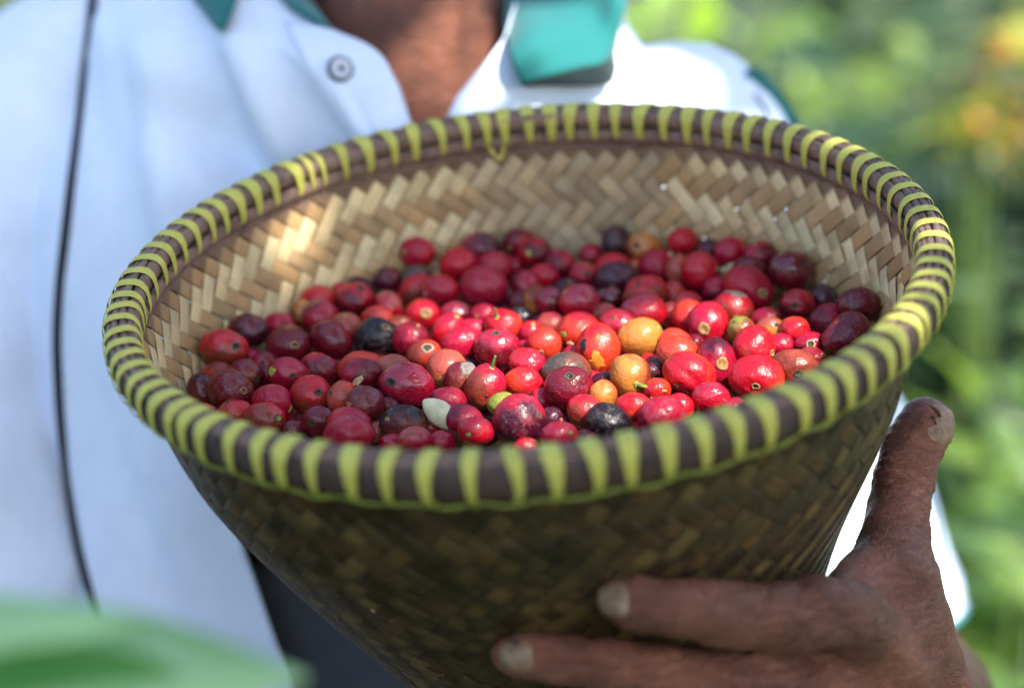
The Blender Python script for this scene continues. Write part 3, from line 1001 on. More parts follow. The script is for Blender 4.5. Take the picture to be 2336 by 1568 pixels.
class Cherry:
    def __init__(s, cen, rx, ry, ang, cal, seed, flags=''):
        s.cen = Vector(cen); s.seed = seed; s.flags = flags
        a = R(ang)
        s.e1 = (M3 @ Vector((math.cos(a), math.sin(a), 0))); s.e2 = (M3 @ Vector((-math.sin(a), math.cos(a), 0)))
        s.e3 = s.e1.cross(s.e2)
        s.ax = (rx, ry, min(rx, ry) * .55 + max(rx, ry) * .42)
        s.cal = cal.normalized()          # direction of the end scar, world
        s.r = (rx * ry) ** .5
        rs = random.Random(seed)
        s.off = Vector((rs.random() * 50, rs.random() * 50, rs.random() * 50))
        s.crease = Vector((rs.gauss(0, 1), rs.gauss(0, 1), rs.gauss(0, 1))).normalized()
    def surf(s, d, lift=0.0):
        d = Vector(d).normalized()
        x, y, z = d.dot(s.e1), d.dot(s.e2), d.dot(s.e3)
        p = s.e1 * (x * s.ax[0]) + s.e2 * (y * s.ax[1]) + s.e3 * (z * s.ax[2])
        k = 1 + .075 * noise.noise(d * 1.3 + s.off) + .026 * noise.noise(d * 3.4 + s.off)
        ca = d.dot(s.cal)
        ang = math.acos(max(-1, min(1, ca)))
        k -= .055 * math.exp(-(ang / .22) ** 2)
        k -= .030 * math.exp(-((math.pi - ang) / .25) ** 2)
        if 'c' in s.flags:
            q = abs(d.dot((s.e1 * .35 + s.e2 * .9).normalized()) + .12)
            k -= .10 * math.exp(-(q / .12) ** 2) * max(0, d.dot(-M3.col[2] * -1) + .4)
        if 'e' in s.flags or 'X' in s.flags:
            q = (d - (s.e1 * .55 + s.e3 * .8).normalized()).length
            k -= .10 * math.exp(-(q / .4) ** 2)
        return s.cen + p * (k + lift / s.r)
    def body(s, mat):
        V = [s.surf(d) for d in GD]
        o = mesh_obj('coffee_cherry', V, GF, mat, None, origin=s.cen)
        rip = [0.5 + .42 * Vector(d).dot(s.crease) + .22 * noise.noise(Vector(d) * 1.6 + s.off) for d in GD]
        at = o.data.attributes.new('ripe', 'FLOAT', 'POINT')
        at.data.foreach_set('value', rip)
        s.o = o
        return o
    def patch(s, name, d, size, mat, lift=.00012, irregular=.3, asp=1.0, dome=0.0, nr=5, na=22, rim=0.0, mat2=None, turn=0.0):
        """a mark that follows the skin, `size` = angular radius"""
        d = Vector(d).normalized()
        u = d.orthogonal().normalized()
        if turn is not None:
            u = (s.e1 * math.cos(turn) + s.e2 * math.sin(turn)); u = (u - d * u.dot(d)).normalized()
        v = d.cross(u)
        V = [s.surf(d, lift + dome)]; Fc = []; fm = []
        rs = random.Random(s.seed * 7 + len(name))
        of = Vector((rs.random() * 20, rs.random() * 20, 0))
        for i in range(1, nr + 1):
            q = i / nr
            for j in range(na):
                a = 2 * math.pi * j / na
                rr_ = size * q * (1 + irregular * noise.noise(Vector((math.cos(a) * 1.7, math.sin(a) * 1.7, 0)) + of) * 1.6)
                dd = d + u * (math.cos(a) * rr_ * asp) + v * (math.sin(a) * rr_)
                l = lift + dome * (1 - q * q) + rim * math.exp(-((q - .72) / .2) ** 2)
                if i == nr: l = -.00025
                V.append(s.surf(dd, l))
        for j in range(na):
            Fc.append((0, 1 + j, 1 + (j + 1) % na)); fm.append(1 if mat2 else 0)
        for i in range(nr - 1):
            for j in range(na):
                a = 1 + i * na + j; b = 1 + i * na + (j + 1) % na
                Fc.append((a, a + na, b + na, b)); fm.append(1 if (mat2 and i < nr * .35) else 0)
        return mesh_obj(name, V, Fc, [mat, mat2] if mat2 else mat, s.o, fmats=fm if mat2 else None)
    def stem(s, d, ln, rad, bend, mat, name='stalk'):
        p = s.surf(d); d = Vector(d).normalized()
        pts = [Vector(q) for q in spline([p - d * .001, p + d * ln * .5 + bend * .3, p + d * ln + bend], 8)]
        v, f = tube(pts, [rad * (1.25 - .5 * i / 7) for i in range(8)], 7)
        return mesh_obj(name, v, f, mat, s.o)
    def drop(s, d, r):
        me = DROP
        p = s.surf(d); n_ = Vector(d).normalized()
        o = bpy.data.objects.new('water_drop', DROP)
        scene.collection.objects.link(o); o.parent = s.o
        o.location = p - s.cen
        o.rotation_euler = n_.to_track_quat('Z', 'Y').to_euler()
        o.scale = (r, r, r * .7)
        return o
def drop_mesh():
    me = sphere_mesh(1.0, 14, 9)
    me.name = 'drop'
    me.materials.append(MAT['drop'])
    return me
DROP = drop_mesh()
CAL = {'d': ('calyx_dark', 'scar_dark'), 't': ('calyx_tan', 'calyx_dark'), 'p': ('calyx_pale', 'calyx_dark'), 'g': ('calyx_green', 'calyx_green'),
       'k': ('calyx_dark', 'scar_dark'), 'T': ('calyx_tan', 'scar_brown'), 'G': ('calyx_dark', 'calyx_green')}
VIEW = M3 @ Vector((0, 0, 1))
crs = random.Random(21)
CN = {'R': 'bright red', 'C': 'crimson', 'D': 'maroon', 'P': 'dark purple', 'K': 'black', 'O': 'orange', 'Y': 'yellow', 'B': 'brownish red', 'G': 'green', 'N': 'grey-brown', 'S': 'salmon pink'}
def cname(k):
    two = {'RO': 'orange-red', 'OR': 'red-orange', 'RC': 'red', 'CR': 'crimson red', 'RB': 'brick red', 'DC': 'wine-red', 'CD': 'deep crimson', 'DR': 'dark red',
           'DB': 'brown-maroon', 'PC': 'purple-crimson', 'CP': 'purplish crimson', 'OB': 'orange-brown', 'YB': 'amber', 'YO': 'yellow-orange', 'SB': 'buff pink', 'BO': 'rust',
           'SC': 'dusty pink', 'CS': 'pinkish crimson', 'RS': 'rosy red', 'SO': 'pinkish orange', 'DP': 'plum', 'PD': 'plum', 'RD': 'dull red', 'CB': 'dull crimson', 'BR': 'russet',
           'BD': 'rusty brown', 'BS': 'tan', 'SY': 'buff', 'OS': 'bright orange', 'GB': 'olive', 'YS': 'yellow', 'NB': 'grey-brown', 'ND': 'grey-brown', 'KB': 'blackish', 'BY': 'brown',
           'PN': 'dusky purple', 'PK': 'purple-black', 'KD': 'brownish black', 'SR': 'salmon pink', 'KN': 'black', 'YY': 'amber'}
    return two.get(k, CN[k[0]])
cherries = []
info = []
for i, c in enumerate(CH):
    win, zx, zy, rx, ry, ang, cols, cal, fl, note = c
    t = float(T[i]); cen = M @ Vector(tuple(D0[i] * t))
    mrx, mry = rx * ZS * t / FPX, ry * ZS * t / FPX
    if cal:
        ox, oy = (cal[0] - zx) / rx, -(cal[1] - zy) / ry
        q = math.hypot(ox, oy)
        if q > .93: ox, oy, q = ox / q * .93, oy / q * .93, .93
        cd = M3 @ Vector((ox, oy, math.sqrt(1 - q * q)))
    else:
        a = crs.random() * 6.28
        cd = M3 @ Vector((math.cos(a), math.sin(a), crs.uniform(-.6, .1)))
    ch = Cherry(cen, mrx, mry, ang, cd, 100 + i, fl)
    if cols == 'RB' or cols == 'KB': ch.crease = (M3 @ Vector((0, -1, .2))).normalized()
    o = ch.body(MAT['cherry'])
    o['col_a'] = COL[cols[0]]; o['col_b'] = COL[cols[1]]
    o['bloom'] = .26 if 'b' in fl else (.08 if cols[0] in 'DPBNK' else .03)
    o['spots'] = .85 if 's' in fl else crs.choice([.12, .3, .45])
    o['wet'] = 1.0 if 'w' in fl else (.25 if crs.random() < .5 else .0)
    if cal:
        a_, b_ = CAL[cal[2]]
        sz = {'d': .21, 't': .20, 'p': .38, 'g': .17, 'k': .19, 'T': .34, 'G': .24}[cal[2]] * (crs.uniform(.9, 1.1)) * (.75 if ch.r > .010 else 1)
        ch.patch('calyx_scar', cd, sz, MAT[a_], lift=.0002, irregular=.22, rim=.0004 if cal[2] != 'g' else 0, dome=.0003 if cal[2] == 'g' else -.0001, mat2=MAT[b_] if cal[2] != 'g' else None, turn=None)
        ch.patch('pedicel_scar', -cd, .12, MAT['calyx_tan'], turn=None)
    if not cal and crs.random() < .6:
        a = crs.random() * 6.28; q = crs.uniform(.45, .85)
        dd = M3 @ Vector((math.cos(a) * q, math.sin(a) * q, math.sqrt(1 - q * q)))
        ch.patch('calyx_scar', dd, crs.uniform(.10, .17), MAT[crs.choice(['calyx_dark', 'calyx_tan', 'calyx_dark', 'scar_brown'])], irregular=.3, rim=.0003, turn=None)
    e1, e2, e3 = ch.e1, ch.e2, ch.e3
    if 'V' in fl: ch.patch('torn_scar', e1 * -.12 - e2 * .38 + e3 * .85, .20, MAT['scar_pale'], irregular=.22, asp=2.3, turn=R(48), rim=.0003)
    if 'G' in fl and 'D' not in fl: ch.patch('olive_patch', e1 * -.72 + e2 * .02 + e3 * .62, .34, MAT['patch_green'], lift=.00006, irregular=.25)
    if 'X' in fl: ch.patch('dead_face', e1 * .42 + e2 * .50 + e3 * .72, .62, MAT['scar_grey'], lift=.0002, irregular=.4, rim=.0006, turn=R(-40), asp=.9)
    if 'D' in fl:
        ch.patch('dark_wound', e1 * -.68 + e2 * .10 + e3 * .72, .30, MAT['scar_dark'], lift=.0002, irregular=.9, asp=.6, turn=R(10), rim=.0003)
        ch.patch('orange_patch', e1 * -.05 - e2 * .55 + e3 * .8, .5, MAT['patch_orange'], lift=.00005, irregular=.5)
    if 'F' in fl: ch.patch('dry_flake', e1 * -.38 - e2 * .62 + e3 * .66, .14, MAT['scar_pale'], lift=.0006, irregular=.5)
    if 'S' in fl: ch.patch('grey_cap', e2 * .93 + e1 * -.05 + e3 * .5, .45, MAT['scar_grey'], lift=.00012, irregular=.6, asp=1.3)
    if 'E' in fl: ch.patch('green_edge', cd + e1 * -.3 - e2 * .05, .22, MAT['patch_green'], lift=.0001)
    if 'e' in fl: ch.patch('green_edge', e1 * .95 + e2 * .15 + e3 * .32, .30, MAT['patch_green'], lift=.0001, asp=.45, turn=R(0))
    if 'k' in fl and 'L' in fl: ch.patch('dark_spot', e1 * .15 - e2 * .32 + e3 * .9, .085, MAT['scar_dark'])
    if 'L' in fl: ch.stem(cd, .0030, .0006, M3 @ Vector((.0006, .0022, 0)), MAT['stem'])
    if 'M' in fl: ch.stem(cd, .0030, .0008, M3 @ Vector((.0100, -.0014, .001)), MAT['calyx_green'])
    if '3' in fl:
        for q in ((.1, .05), (.55, -.15), (.15, -.45)): ch.drop(e1 * q[0] + e2 * q[1] + e3 * .85, .0011)
    if '1' in fl: ch.drop(e1 * .1 + e2 * -.15 + e3, .0007)
    if 'W' in fl:
        rs = random.Random(i)
        for q in range(16):
            dd = e1 * rs.uniform(-.75, .75) + e2 * rs.uniform(-.4, .8) + e3 * .7
            ch.drop(dd, rs.choice([.0003, .0004, .0004, .0005, .0008]))
    cherries.append(ch)
    vx, vy = toC(win, zx, zy)
    size = 'large ' if ch.r > .0098 else ('small ' if ch.r < .0062 else '')
    info.append([o, cname(cols), size, note, vx, vy])

# loose bits among the cherries
def bean():
    vx, vy = toC(5, 578, 1005)
    p = W(vx, vy, float(T[57]) - .001)
    e1 = M3 @ Vector((math.cos(R(-38)), math.sin(R(-38)), 0)); e2 = M3 @ Vector((math.sin(R(38)), math.cos(R(38)), 0)); e3 = e1.cross(e2)
    V = []
    for d in GD:
        x, y, z = d[2], d[0], d[1]
        tp = (1 - .35 * max(0, -x) ** 2)
        V.append(p + e1 * (x * .0078) + e2 * (y * .0046 * tp) + e3 * (z * .0036 * tp * (1 if z < 0 else .75)))
    o = mesh_obj('coffee_bean', V, GF, MAT['bean'], None, origin=p)
    tag(o, 'pale green peeled coffee bean lying among the cherries near the front rim', 'coffee bean')
bean()
def twig(name, pts, rad, mat, label, knob=0):
    P0 = [W(*toC(3, a, b), d) for a, b, d in pts]
    v, f = tube([Vector(q) for q in spline(P0, 14)], [rad * (1 + .35 * math.sin(i * 1.9)) for i in range(14)], 8)
    if knob:
        for q in (P0[0], P0[-1]):
            for d in GD[::1]:
                pass
    o = mesh_obj(name, v, f, mat, None, origin=P0[0])
    tag(o, label, 'stalk', 'loose bits of stalk among the cherries')
    return o
d1 = float(T[118]) + .002
twig('stalk', [(850, 560, d1), (885, 520, d1 - .002), (930, 500, d1 - .003), (975, 485, d1)], .0018, MAT['calyx_pale'], 'pale broken stalk wedged between bright red cherries near the back wall')
d2 = float(T[119])
twig('stalk', [(1310, 670, d2 - .01), (1335, 700, d2 - .012), (1365, 740, d2 - .010)], .0021, MAT['calyx_tan'], 'yellowish stalk stub beside the largest dark cherry')
d3 = float(T[103])
twig('stalk', [(1175, 1452, d3), (1180, 1475, d3 - .004), (1186, 1490, d3)], .0016, MAT['stem'], 'tiny green stalk tip peeping out by the biggest orange cherry')

# cherries of the layer underneath, seen in the gaps
def under():
    rs = random.Random(5)
    out = []
    P_ = D0 * T[:, None]
    r_ = RAD * T
    k = 0
    for gx in range(-9, 10):
        for gy in range(-9, 10):
            x = gx * .0148 + (gy % 2) * .0074 + rs.uniform(-.002, .002); y = gy * .0130 + rs.uniform(-.002, .002)
            h = heap_h(x, y) + .0128 + rs.uniform(-.0015, .003)
            r = rs.uniform(.0076, .0090)
            if math.hypot(x, y) > float(np.interp(h, RKt, RKr)) - r - .001: continue
            p = BC + BX * x + BY * y - BN * h
            pv = np.array(p)
            dd = np.sqrt(((P_ - pv) ** 2).sum(1)) - r_ * .9
            m = dd.min()
            if m < r * .60:
                # shrink-fit: push down until clear
                p = p - BN * (r * .8 - m)
            out.append((p, r))
    return out
KEEP_UNDER = {3, 5, 10, 11, 12, 14, 15, 16, 18, 23, 24, 26, 27, 29, 38, 39, 40, 41, 42, 44, 45, 47, 54, 55, 57, 60, 61, 63, 64, 65, 72, 74, 75, 76, 77, 79, 80, 81, 82, 89, 90, 91, 92, 93, 95, 96, 99, 100, 101, 108, 109, 110, 112, 113, 114, 115, 116, 117, 118, 119, 120, 121, 127, 128, 129, 130, 131, 133, 134, 136, 137, 146, 147, 148, 149, 151, 155, 157, 158, 165, 166, 168, 169, 170, 171, 172, 175, 176, 182, 183, 185, 186, 188, 190, 191, 193, 194, 200, 201, 202, 205, 206, 207, 208, 210, 217, 218, 219, 221, 222, 225, 230, 231, 234, 236, 237, 242, 243, 244, 245, 247, 249}
ucol = ['CD', 'DP', 'DC', 'PP', 'RC', 'CC', 'RB', 'DD']
for k, (p, r) in enumerate(under()):
    if KEEP_UNDER is not None and k not in KEEP_UNDER: continue
    rs = random.Random(900 + k)
    cols = ucol[rs.randrange(8)]
    ch = Cherry(M @ p, r * rs.uniform(1, 1.12), r * rs.uniform(.88, 1), rs.uniform(-60, 60), M3 @ Vector((rs.gauss(0, 1), rs.gauss(0, 1), rs.gauss(0, 1))), 900 + k)
    o = ch.body(MAT['cherry'])
    o['col_a'] = COL[cols[0]]; o['col_b'] = COL[cols[1]]; o['bloom'] = .1; o['spots'] = .12; o['wet'] = .3
    o['under'] = k
    q = M.inverted() @ Vector(ch.cen)
    info.append([o, cname(cols), 'half-hidden ', '', CX + FPX * q.x / -q.z, CY - FPX * q.y / -q.z])

def label_cherries():
    marks = [(r, r[3]) for r in info if r[3]]
    short = {}
    used = set()
    for r in info:
        o, cn, size, note, vx, vy = r
        if note:
            lab = f"{cn} coffee cherry, {note}"
            w = lab.split()
            if len(w) > 16: lab = ' '.join(w[:16])
            tag(o, lab, 'coffee cherry', 'ripe coffee cherries heaped in the basket'); used.add(lab)
    def dirn(dx, dy):
        a = math.degrees(math.atan2(-dy, dx)) % 360
        return ['right of', 'up and right of', 'above', 'up and left of', 'left of', 'down and left of', 'below', 'down and right of'][int((a + 22.5) // 45) % 8]
    for r in info:
        o, cn, size, note, vx, vy = r
        if note: continue
        best = sorted(marks, key=lambda m: (m[0][4] - vx) ** 2 + (m[0][5] - vy) ** 2)
        done = False
        for far in ('', 'farther '):
            for m in best[:6]:
                key = m[1].replace(' lying out from it', '').split(',')[0]
                if len(key.split()) < 3 and ',' in m[1]: key = ' '.join(m[1].split(',')[:2])
                w0 = key.split()[0]
                if len(key.split()) > 6:
                    for cut in (' in the middle', ' at the heap', ' at the back', ' behind', ' between', ' with ', ' of the '):
                        if cut in key and not key.startswith(cut.strip()) and len(key.split(cut)[0].split()) > 1: key = key.split(cut)[0]; break
                if w0.endswith('ing') or w0 in ('with', 'at', 'in', 'on', 'against', 'behind', 'half', 'unripe'): kk = f"{m[0][1]} one {key}"
                else: kk = f"{key.replace(' one', '')} one"
                if w0 == 'unripe': kk = 'unripe green one'
                lab = f"{size}{cn} cherry {far}{dirn(vx - m[0][4], vy - m[0][5])} the {kk}"
                lab = ' '.join(lab.split()[:16])
                if lab not in used:
                    used.add(lab); done = True
                    tag(o, lab, 'coffee cherry', 'ripe coffee cherries heaped in the basket')
                    break
            if done: break
        if not done:
            tag(o, lab, 'coffee cherry', 'ripe coffee cherries heaped in the basket')
label_cherries()

# ------------------------------------------------------------------ the farmer
person = empty('person', (W(1000, 0, 1.0).x, W(1000, 0, 1.0).y + .05, 0))
tag(person, 'farmer in a white polo shirt with teal collar holding the basket', 'person')

def capsule(bm, a, b, ra, rb, seg=20, ring=8):
    a, b = Vector(a), Vector(b)
    ax = (b - a)
    L = ax.length
    if L < 1e-6: ax = Vector((0, 0, 1))
    ax.normalize(); u = ax.orthogonal().normalized(); v = ax.cross(u)
    rows = []
    for i in range(1, ring + 1):
        t = math.pi / 2 * (1 - i / ring)
        rows.append((a - ax * (ra * math.sin(t)), ra * math.cos(t)))
    for i in range(0, ring):
        t = math.pi / 2 * (i / ring)
        rows.append((b + ax * (rb * math.sin(t)), rb * math.cos(t)))
    top = bm.verts.new(a - ax * ra); bot = bm.verts.new(b + ax * rb)
    R_ = []
    for c, r in rows:
        R_.append([bm.verts.new(c + (u * math.cos(2 * math.pi * k / seg) + v * math.sin(2 * math.pi * k / seg)) * r) for k in range(seg)])
    for k in range(seg):
        l = (k + 1) % seg
        bm.faces.new((top, R_[0][l], R_[0][k]))
        for i in range(len(R_) - 1):
            bm.faces.new((R_[i][k], R_[i][l], R_[i + 1][l], R_[i + 1][k]))
        bm.faces.new((bot, R_[-1][k], R_[-1][l]))

def chain(bm, pts, n=10):
    """pts: (Vector, radius); smooth tapering limb"""
    arr = spline([(*p, r) for p, r in pts], n)
    for i in range(len(arr) - 1):
        capsule(bm, arr[i][:3], arr[i + 1][:3], arr[i][3], arr[i + 1][3])

def blob(bm, c, rx, ry, rz, rot=None):
    Mx = Matrix.Translation(c) @ ((rot.to_4x4() if rot else Matrix.Identity(4))) @ Matrix.Diagonal((rx, ry, rz, 1))
    bmesh.ops.create_uvsphere(bm, u_segments=32, v_segments=20, radius=1, matrix=Mx)

KD = 1.05      # the body stands this much farther off than the hand and basket
def p(x, y, d):
    k = max(0, min(1, (d - .80) / .08)); k = k * k * (3 - 2 * k)
    return W(x, y, d * (1 + (KD - 1) * k))
INDEX = [(p(1405,1366,.636), .0074), (p(1450,1373,.634), .0094), (p(1530,1383,.637), .0102), (p(1620,1395,.650), .0112), (p(1700,1402,.660), .0121), (p(1790,1410,.667), .0122), (p(1935,1405,.682), .0135), (p(2100,1600,.745), .0145)]
MIDDLE = [(p(1172,1492,.658), .0074), (p(1215,1497,.655), .0090), (p(1320,1508,.655), .0094), (p(1430,1522,.660), .0104), (p(1520,1534,.664), .0106), (p(1660,1552,.672), .0108), (p(1850,1560,.690), .0135), (p(2090,1640,.748), .0150)]
RING = [(p(1235,1650,.695), .0072), (p(1290,1655,.690), .0086), (p(1400,1665,.686), .0092), (p(1520,1675,.684), .0100), (p(1640,1690,.686), .0098), (p(1850,1700,.705), .0130), (p(2080,1710,.755), .0145)]
PINKY = [(p(1420,1790,.705), .0062), (p(1480,1795,.702), .0074), (p(1570,1800,.700), .0080), (p(1680,1810,.702), .0084), (p(1860,1820,.722), .0115), (p(2080,1770,.762), .0140)]
THUMB = [(p(2114,950,.757), .0092), (p(2104,978,.756), .0110), (p(2082,1020,.755), .0117), (p(2062,1085,.750), .0127), (p(2052,1130,.746), .0121), (p(2044,1195,.738), .0128), (p(2040,1260,.730), .0145), (p(2040,1340,.722), .0175), (p(2075,1500,.742), .0195), (p(2110,1640,.762), .0220)]
def body():
    bm = bmesh.new()
    for c in (INDEX, MIDDLE, RING, PINKY):
        chain(bm, c, 16)
    chain(bm, THUMB, 18)
    # web and the back of the hand
    chain(bm, [(p(2000,1300,.722), .0125), (p(1965,1345,.708), .0125), (p(1925,1400,.692), .0120)], 6)
    chain(bm, [(p(2040,1350,.722), .016), (p(2010,1450,.715), .017), (p(1990,1560,.722), .017), (p(1990,1700,.735), .016)], 6)
    chain(bm, [(p(1960,1420,.700), .013), (p(1930,1490,.698), .013), (p(1900,1560,.702), .013), (p(1890,1640,.712), .013), (p(1890,1720,.722), .012), (p(1890,1800,.732), .012)], 8)
    chain(bm, [(p(2095,1420,.735), .013), (p(2105,1520,.742), .016), (p(2110,1650,.76), .022)], 5)
    wrist = p(2110, 1665, .768)
    chain(bm, [(wrist, .0240), (p(2105,1650,.81), .0270), (p(2095,1625,.87), .0360), (p(2085,1610,.93), .0400), (p(2070,1610,.975), .0390)], 8)
    # upper arm and shoulder on the photograph's right
    chain(bm, [(p(2070,1610,.975), .0390), (p(1885,1180,.97), .0410), (p(1728,760,.965), .043), (p(1610,420,.96), .044)], 8)
    chain(bm, [(p(1640,350,.965), .044), (p(1450,310,.985), .036), (p(1200,230,.99), .040)], 6)
    # torso
    for (x, y, d, rx, ry, rz) in ((930,480,.985,.145,.115,.085), (950,900,.985,.150,.12,.090), (980,1350,.995,.150,.12,.095), (1010,1800,1.01,.150,.11,.095), (760,300,.985,.14,.07,.075), (1190,350,.985,.08,.055,.06)):
        blob(bm, p(x, y, d), rx, rz, ry)
    # neck, throat
    chain(bm, [(p(985,330,.925), .050), (p(985,130,.945), .056), (p(965,-60,.965), .057), (p(950,-260,.975), .060)], 8)
    chain(bm, [(p(1075,240,.893), .010), (p(1085,100,.895), .010), (p(1095,-60,.915), .011)], 6)
    chain(bm, [(p(905,240,.898), .009), (p(880,60,.905), .009), (p(850,-80,.925), .010)], 6)
    chain(bm, [(p(900,250,.90), .013), (p(700,130,.93), .014), (p(520,60,.95), .014)], 5)
    chain(bm, [(p(1060,265,.90), .013), (p(1160,250,.915), .013), (p(1300,290,.95), .013)], 5)
    blob(bm, p(980, 60, .905), .012, .010, .014)
    # head: skull, jaw, nose, ears, brows, lips
    hc = p(940, -640, .965)
    blob(bm, hc + Vector((0, .02, .02)), .076, .096, .098)
    blob(bm, hc + Vector((0, -.022, -.055)), .055, .060, .062)
    blob(bm, hc + Vector((0, -.055, -.098)), .026, .022, .018)
    chain(bm, [(hc + Vector((0, -.082, .020)), .009), (hc + Vector((0, -.098, -.012)), .012), (hc + Vector((0, -.094, -.024)), .013)], 4)
    for s in (-1, 1):
        chain(bm, [(hc + Vector((s * .012, -.090, -.022)), .008), (hc + Vector((s * .018, -.082, -.024)), .007)], 3)
        blob(bm, hc + Vector((s * .078, .012, -.005)), .007, .018, .030)
        chain(bm, [(hc + Vector((s * .012, -.080, .028)), .008), (hc + Vector((s * .045, -.070, .030)), .008)], 4)
        blob(bm, hc + Vector((s * .042, -.058, -.030)), .020, .018, .018)
    blob(bm, hc + Vector((0, -.086, -.052)), .024, .010, .006)
    blob(bm, hc + Vector((0, -.084, -.062)), .022, .010, .007)
    # the other arm and hand, reaching round under the basket's far side
    chain(bm, [(p(480,180,.985), .042), (p(120,240,.985), .046), (p(-140,640,.97), .042), (p(-300,1230,.94), .038)], 10)
    wr = p(420, 1900, .80)
    chain(bm, [(p(-300,1230,.94), .038), (p(60,1700,.88), .034), (wr, .025), (p(560,1900,.79), .022)], 8)
    palm = p(640, 1880, .79)
    chain(bm, [(wr, .024), (palm, .020), (p(760,1860,.79), .019)], 5)
    for q, (dy, ln) in enumerate(((-60, 290), (0, 330), (60, 300), (115, 230))):
        a = p(760, 1850 + dy, .785)
        chain(bm, [(a, .0110), (p(760 + ln * .5, 1850 + dy + 10, .765), .0095), (p(760 + ln, 1850 + dy + 5, .760), .0075)], 7)
    chain(bm, [(p(560,1860,.79), .015), (p(640,1760,.775), .012), (p(700,1690,.770), .009)], 7)
    # legs down to the ground
    hips = p(1010, 1850, 1.01)
    for s in (-1, 1):
        h0 = hips + Vector((s * .085, .0, -.06))
        kn = Vector((h0.x + s * .02, h0.y - .02, .46)); an = Vector((h0.x + s * .02, h0.y + .04, .085))
        chain(bm, [(h0, .088), (h0.lerp(kn, .5), .074), (kn, .055), (kn.lerp(an, .35), .055), (an, .038)], 12)
        chain(bm, [(an + Vector((0, .03, -.05)), .030), (an + Vector((0, -.08, -.055)), .028), (an + Vector((0, -.16, -.063)), .020)], 6)
    me = bpy.data.meshes.new('body_raw')
    bm.to_mesh(me); bm.free()
    o = bpy.data.objects.new('raw', me)
    scene.collection.objects.link(o)
    md = o.modifiers.new('r', 'REMESH'); md.mode = 'VOXEL'; md.voxel_size = .0021; md.use_smooth_shade = True
    sm = o.modifiers.new('s', 'SMOOTH'); sm.factor = .5; sm.iterations = 10
    dg = bpy.context.evaluated_depsgraph_get()
    me2 = bpy.data.meshes.new_from_object(o.evaluated_get(dg))
    bpy.data.objects.remove(o)
    org = world_loc(person)
    co = np.empty(len(me2.vertices) * 3, np.float32); me2.vertices.foreach_get('co', co)
    co = co.reshape(-1, 3)
    # creases at the finger joints and loose skin, as real relief near the hand
    no = np.empty(len(me2.vertices) * 3, np.float32); me2.vertices.foreach_get('normal', no); no = no.reshape(-1, 3)
    creases = []
    for ch_, ids in ((INDEX, (2.0, 4.1, )), (MIDDLE, (2.1, 4.0)), (THUMB, (2.6, 4.2, 5.2))):
        for q in ids:
            k = int(q); f = q - k
            a, b = ch_[k], ch_[k + 1]
            c = a[0].lerp(b[0], f); t = (b[0] - a[0]).normalized()
            creases.append((np.array(c), np.array(t), a[1] * 1.9))
    disp = np.zeros(len(co), np.float32)
    for c, t, rr_ in creases:
        v = co - c
        al = v @ t
        dist = np.sqrt((v ** 2).sum(1))
        w_ = np.exp(-(dist / rr_) ** 4)
        nz = np.array([0.0])
        disp += w_ * (.0004 * np.cos(al / .0021 * 2 * math.pi * .5 + 2.0 * np.sin(v[:, 0] * 260)) - .0003)
    hand = co[:, 1] < .80
    idx = np.nonzero((np.abs(co - np.array(p(1850, 1400, .70))).max(1) < .14))[0]
    for i in idx:
        q = Vector(co[i])
        disp[i] += .0014 * noise.noise(q * 95) + .00015 * noise.noise(q * 260)
    co = co + no * disp[:, None]
    co -= np.array(org, np.float32)
    me2.vertices.foreach_set('co', co.ravel())
    me2.materials.clear(); me2.materials.append(MAT['skin'])
    me2.polygons.foreach_set('use_smooth', [True] * len(me2.polygons))
    me2.update(); me2.name = 'body'
    b = bpy.data.objects.new('body', me2)
    scene.collection.objects.link(b); b.parent = person
    return b, hc
body_o, hc = body()

def bvh_of(o):
    off = world_loc(o)
    vs = [v.co + off for v in o.data.vertices]
    return BVHTree.FromPolygons(vs, [tuple(q.vertices) for q in o.data.polygons])
BODY = bvh_of(body_o)
CAMP = Vector((0, 0, HC))
def hit(tree, x, y):
    d = (W(x, y, 1) - CAMP).normalized()
    r = tree.ray_cast(CAMP, d)
    return r[0], r[1]

def nail(cx, cy, d, facing, along, wd, ln, lift=.0009):
    """a curved nail plate that lies on the fingertip"""
    c = W(cx, cy, d); f = facing.normalized()
    a = (along - f * along.dot(f)).normalized(); s = a.cross(f)
    V, Fc = [], []
    nu, nv = 9, 9
    for i in range(nu + 1):
        for j in range(nv + 1):
            u = i / nu * 2 - 1; v = j / nv * 2 - 1
            wv = math.sqrt(max(0, 1 - max(0, abs(v) - .35) ** 2 / .55))
            q = c + s * (u * wd * wv) + a * (v * ln) + f * .012
            h = BODY.ray_cast(q, -f)
            if h[0] is None or (h[0] - q).length > .022: h = BODY.find_nearest(q)
            ed = max(abs(u), abs(v))
            V.append(h[0] + f * (lift * (1 - ed ** 6) - .0002))
    for i in range(nu):
        for j in range(nv):
            k = i * (nv + 1) + j
            Fc.append((k, k + 1, k + nv + 2, k + nv + 1))
    mesh_obj('fingernail', V, Fc, MAT['nail'], person)
vz = M3 @ Vector((0, 0, 1)); vx_ = M3 @ Vector((1, 0, 0)); vy_ = M3 @ Vector((0, 1, 0))
nail(1398, 1366, .630, vz * .95 - vx_ * .20 - vy_ * .05, vx_, .0058, .0058)
nail(1178, 1492, .651, vz * .92 - vx_ * .22 - vy_ * .15, vx_ - vy_ * .15, .0060, .0062)
nail(1250, 1652, .690, vz * .92 - vx_ * .22, vx_, .0056, .0058)
nail(1432, 1790, .700, vz * .92 - vx_ * .22, vx_, .0046, .0050)
nail(2120, 968, .752, vx_ * .88 + vz * .40, vy_ + vx_ * .35, .0072, .0080, .0018)
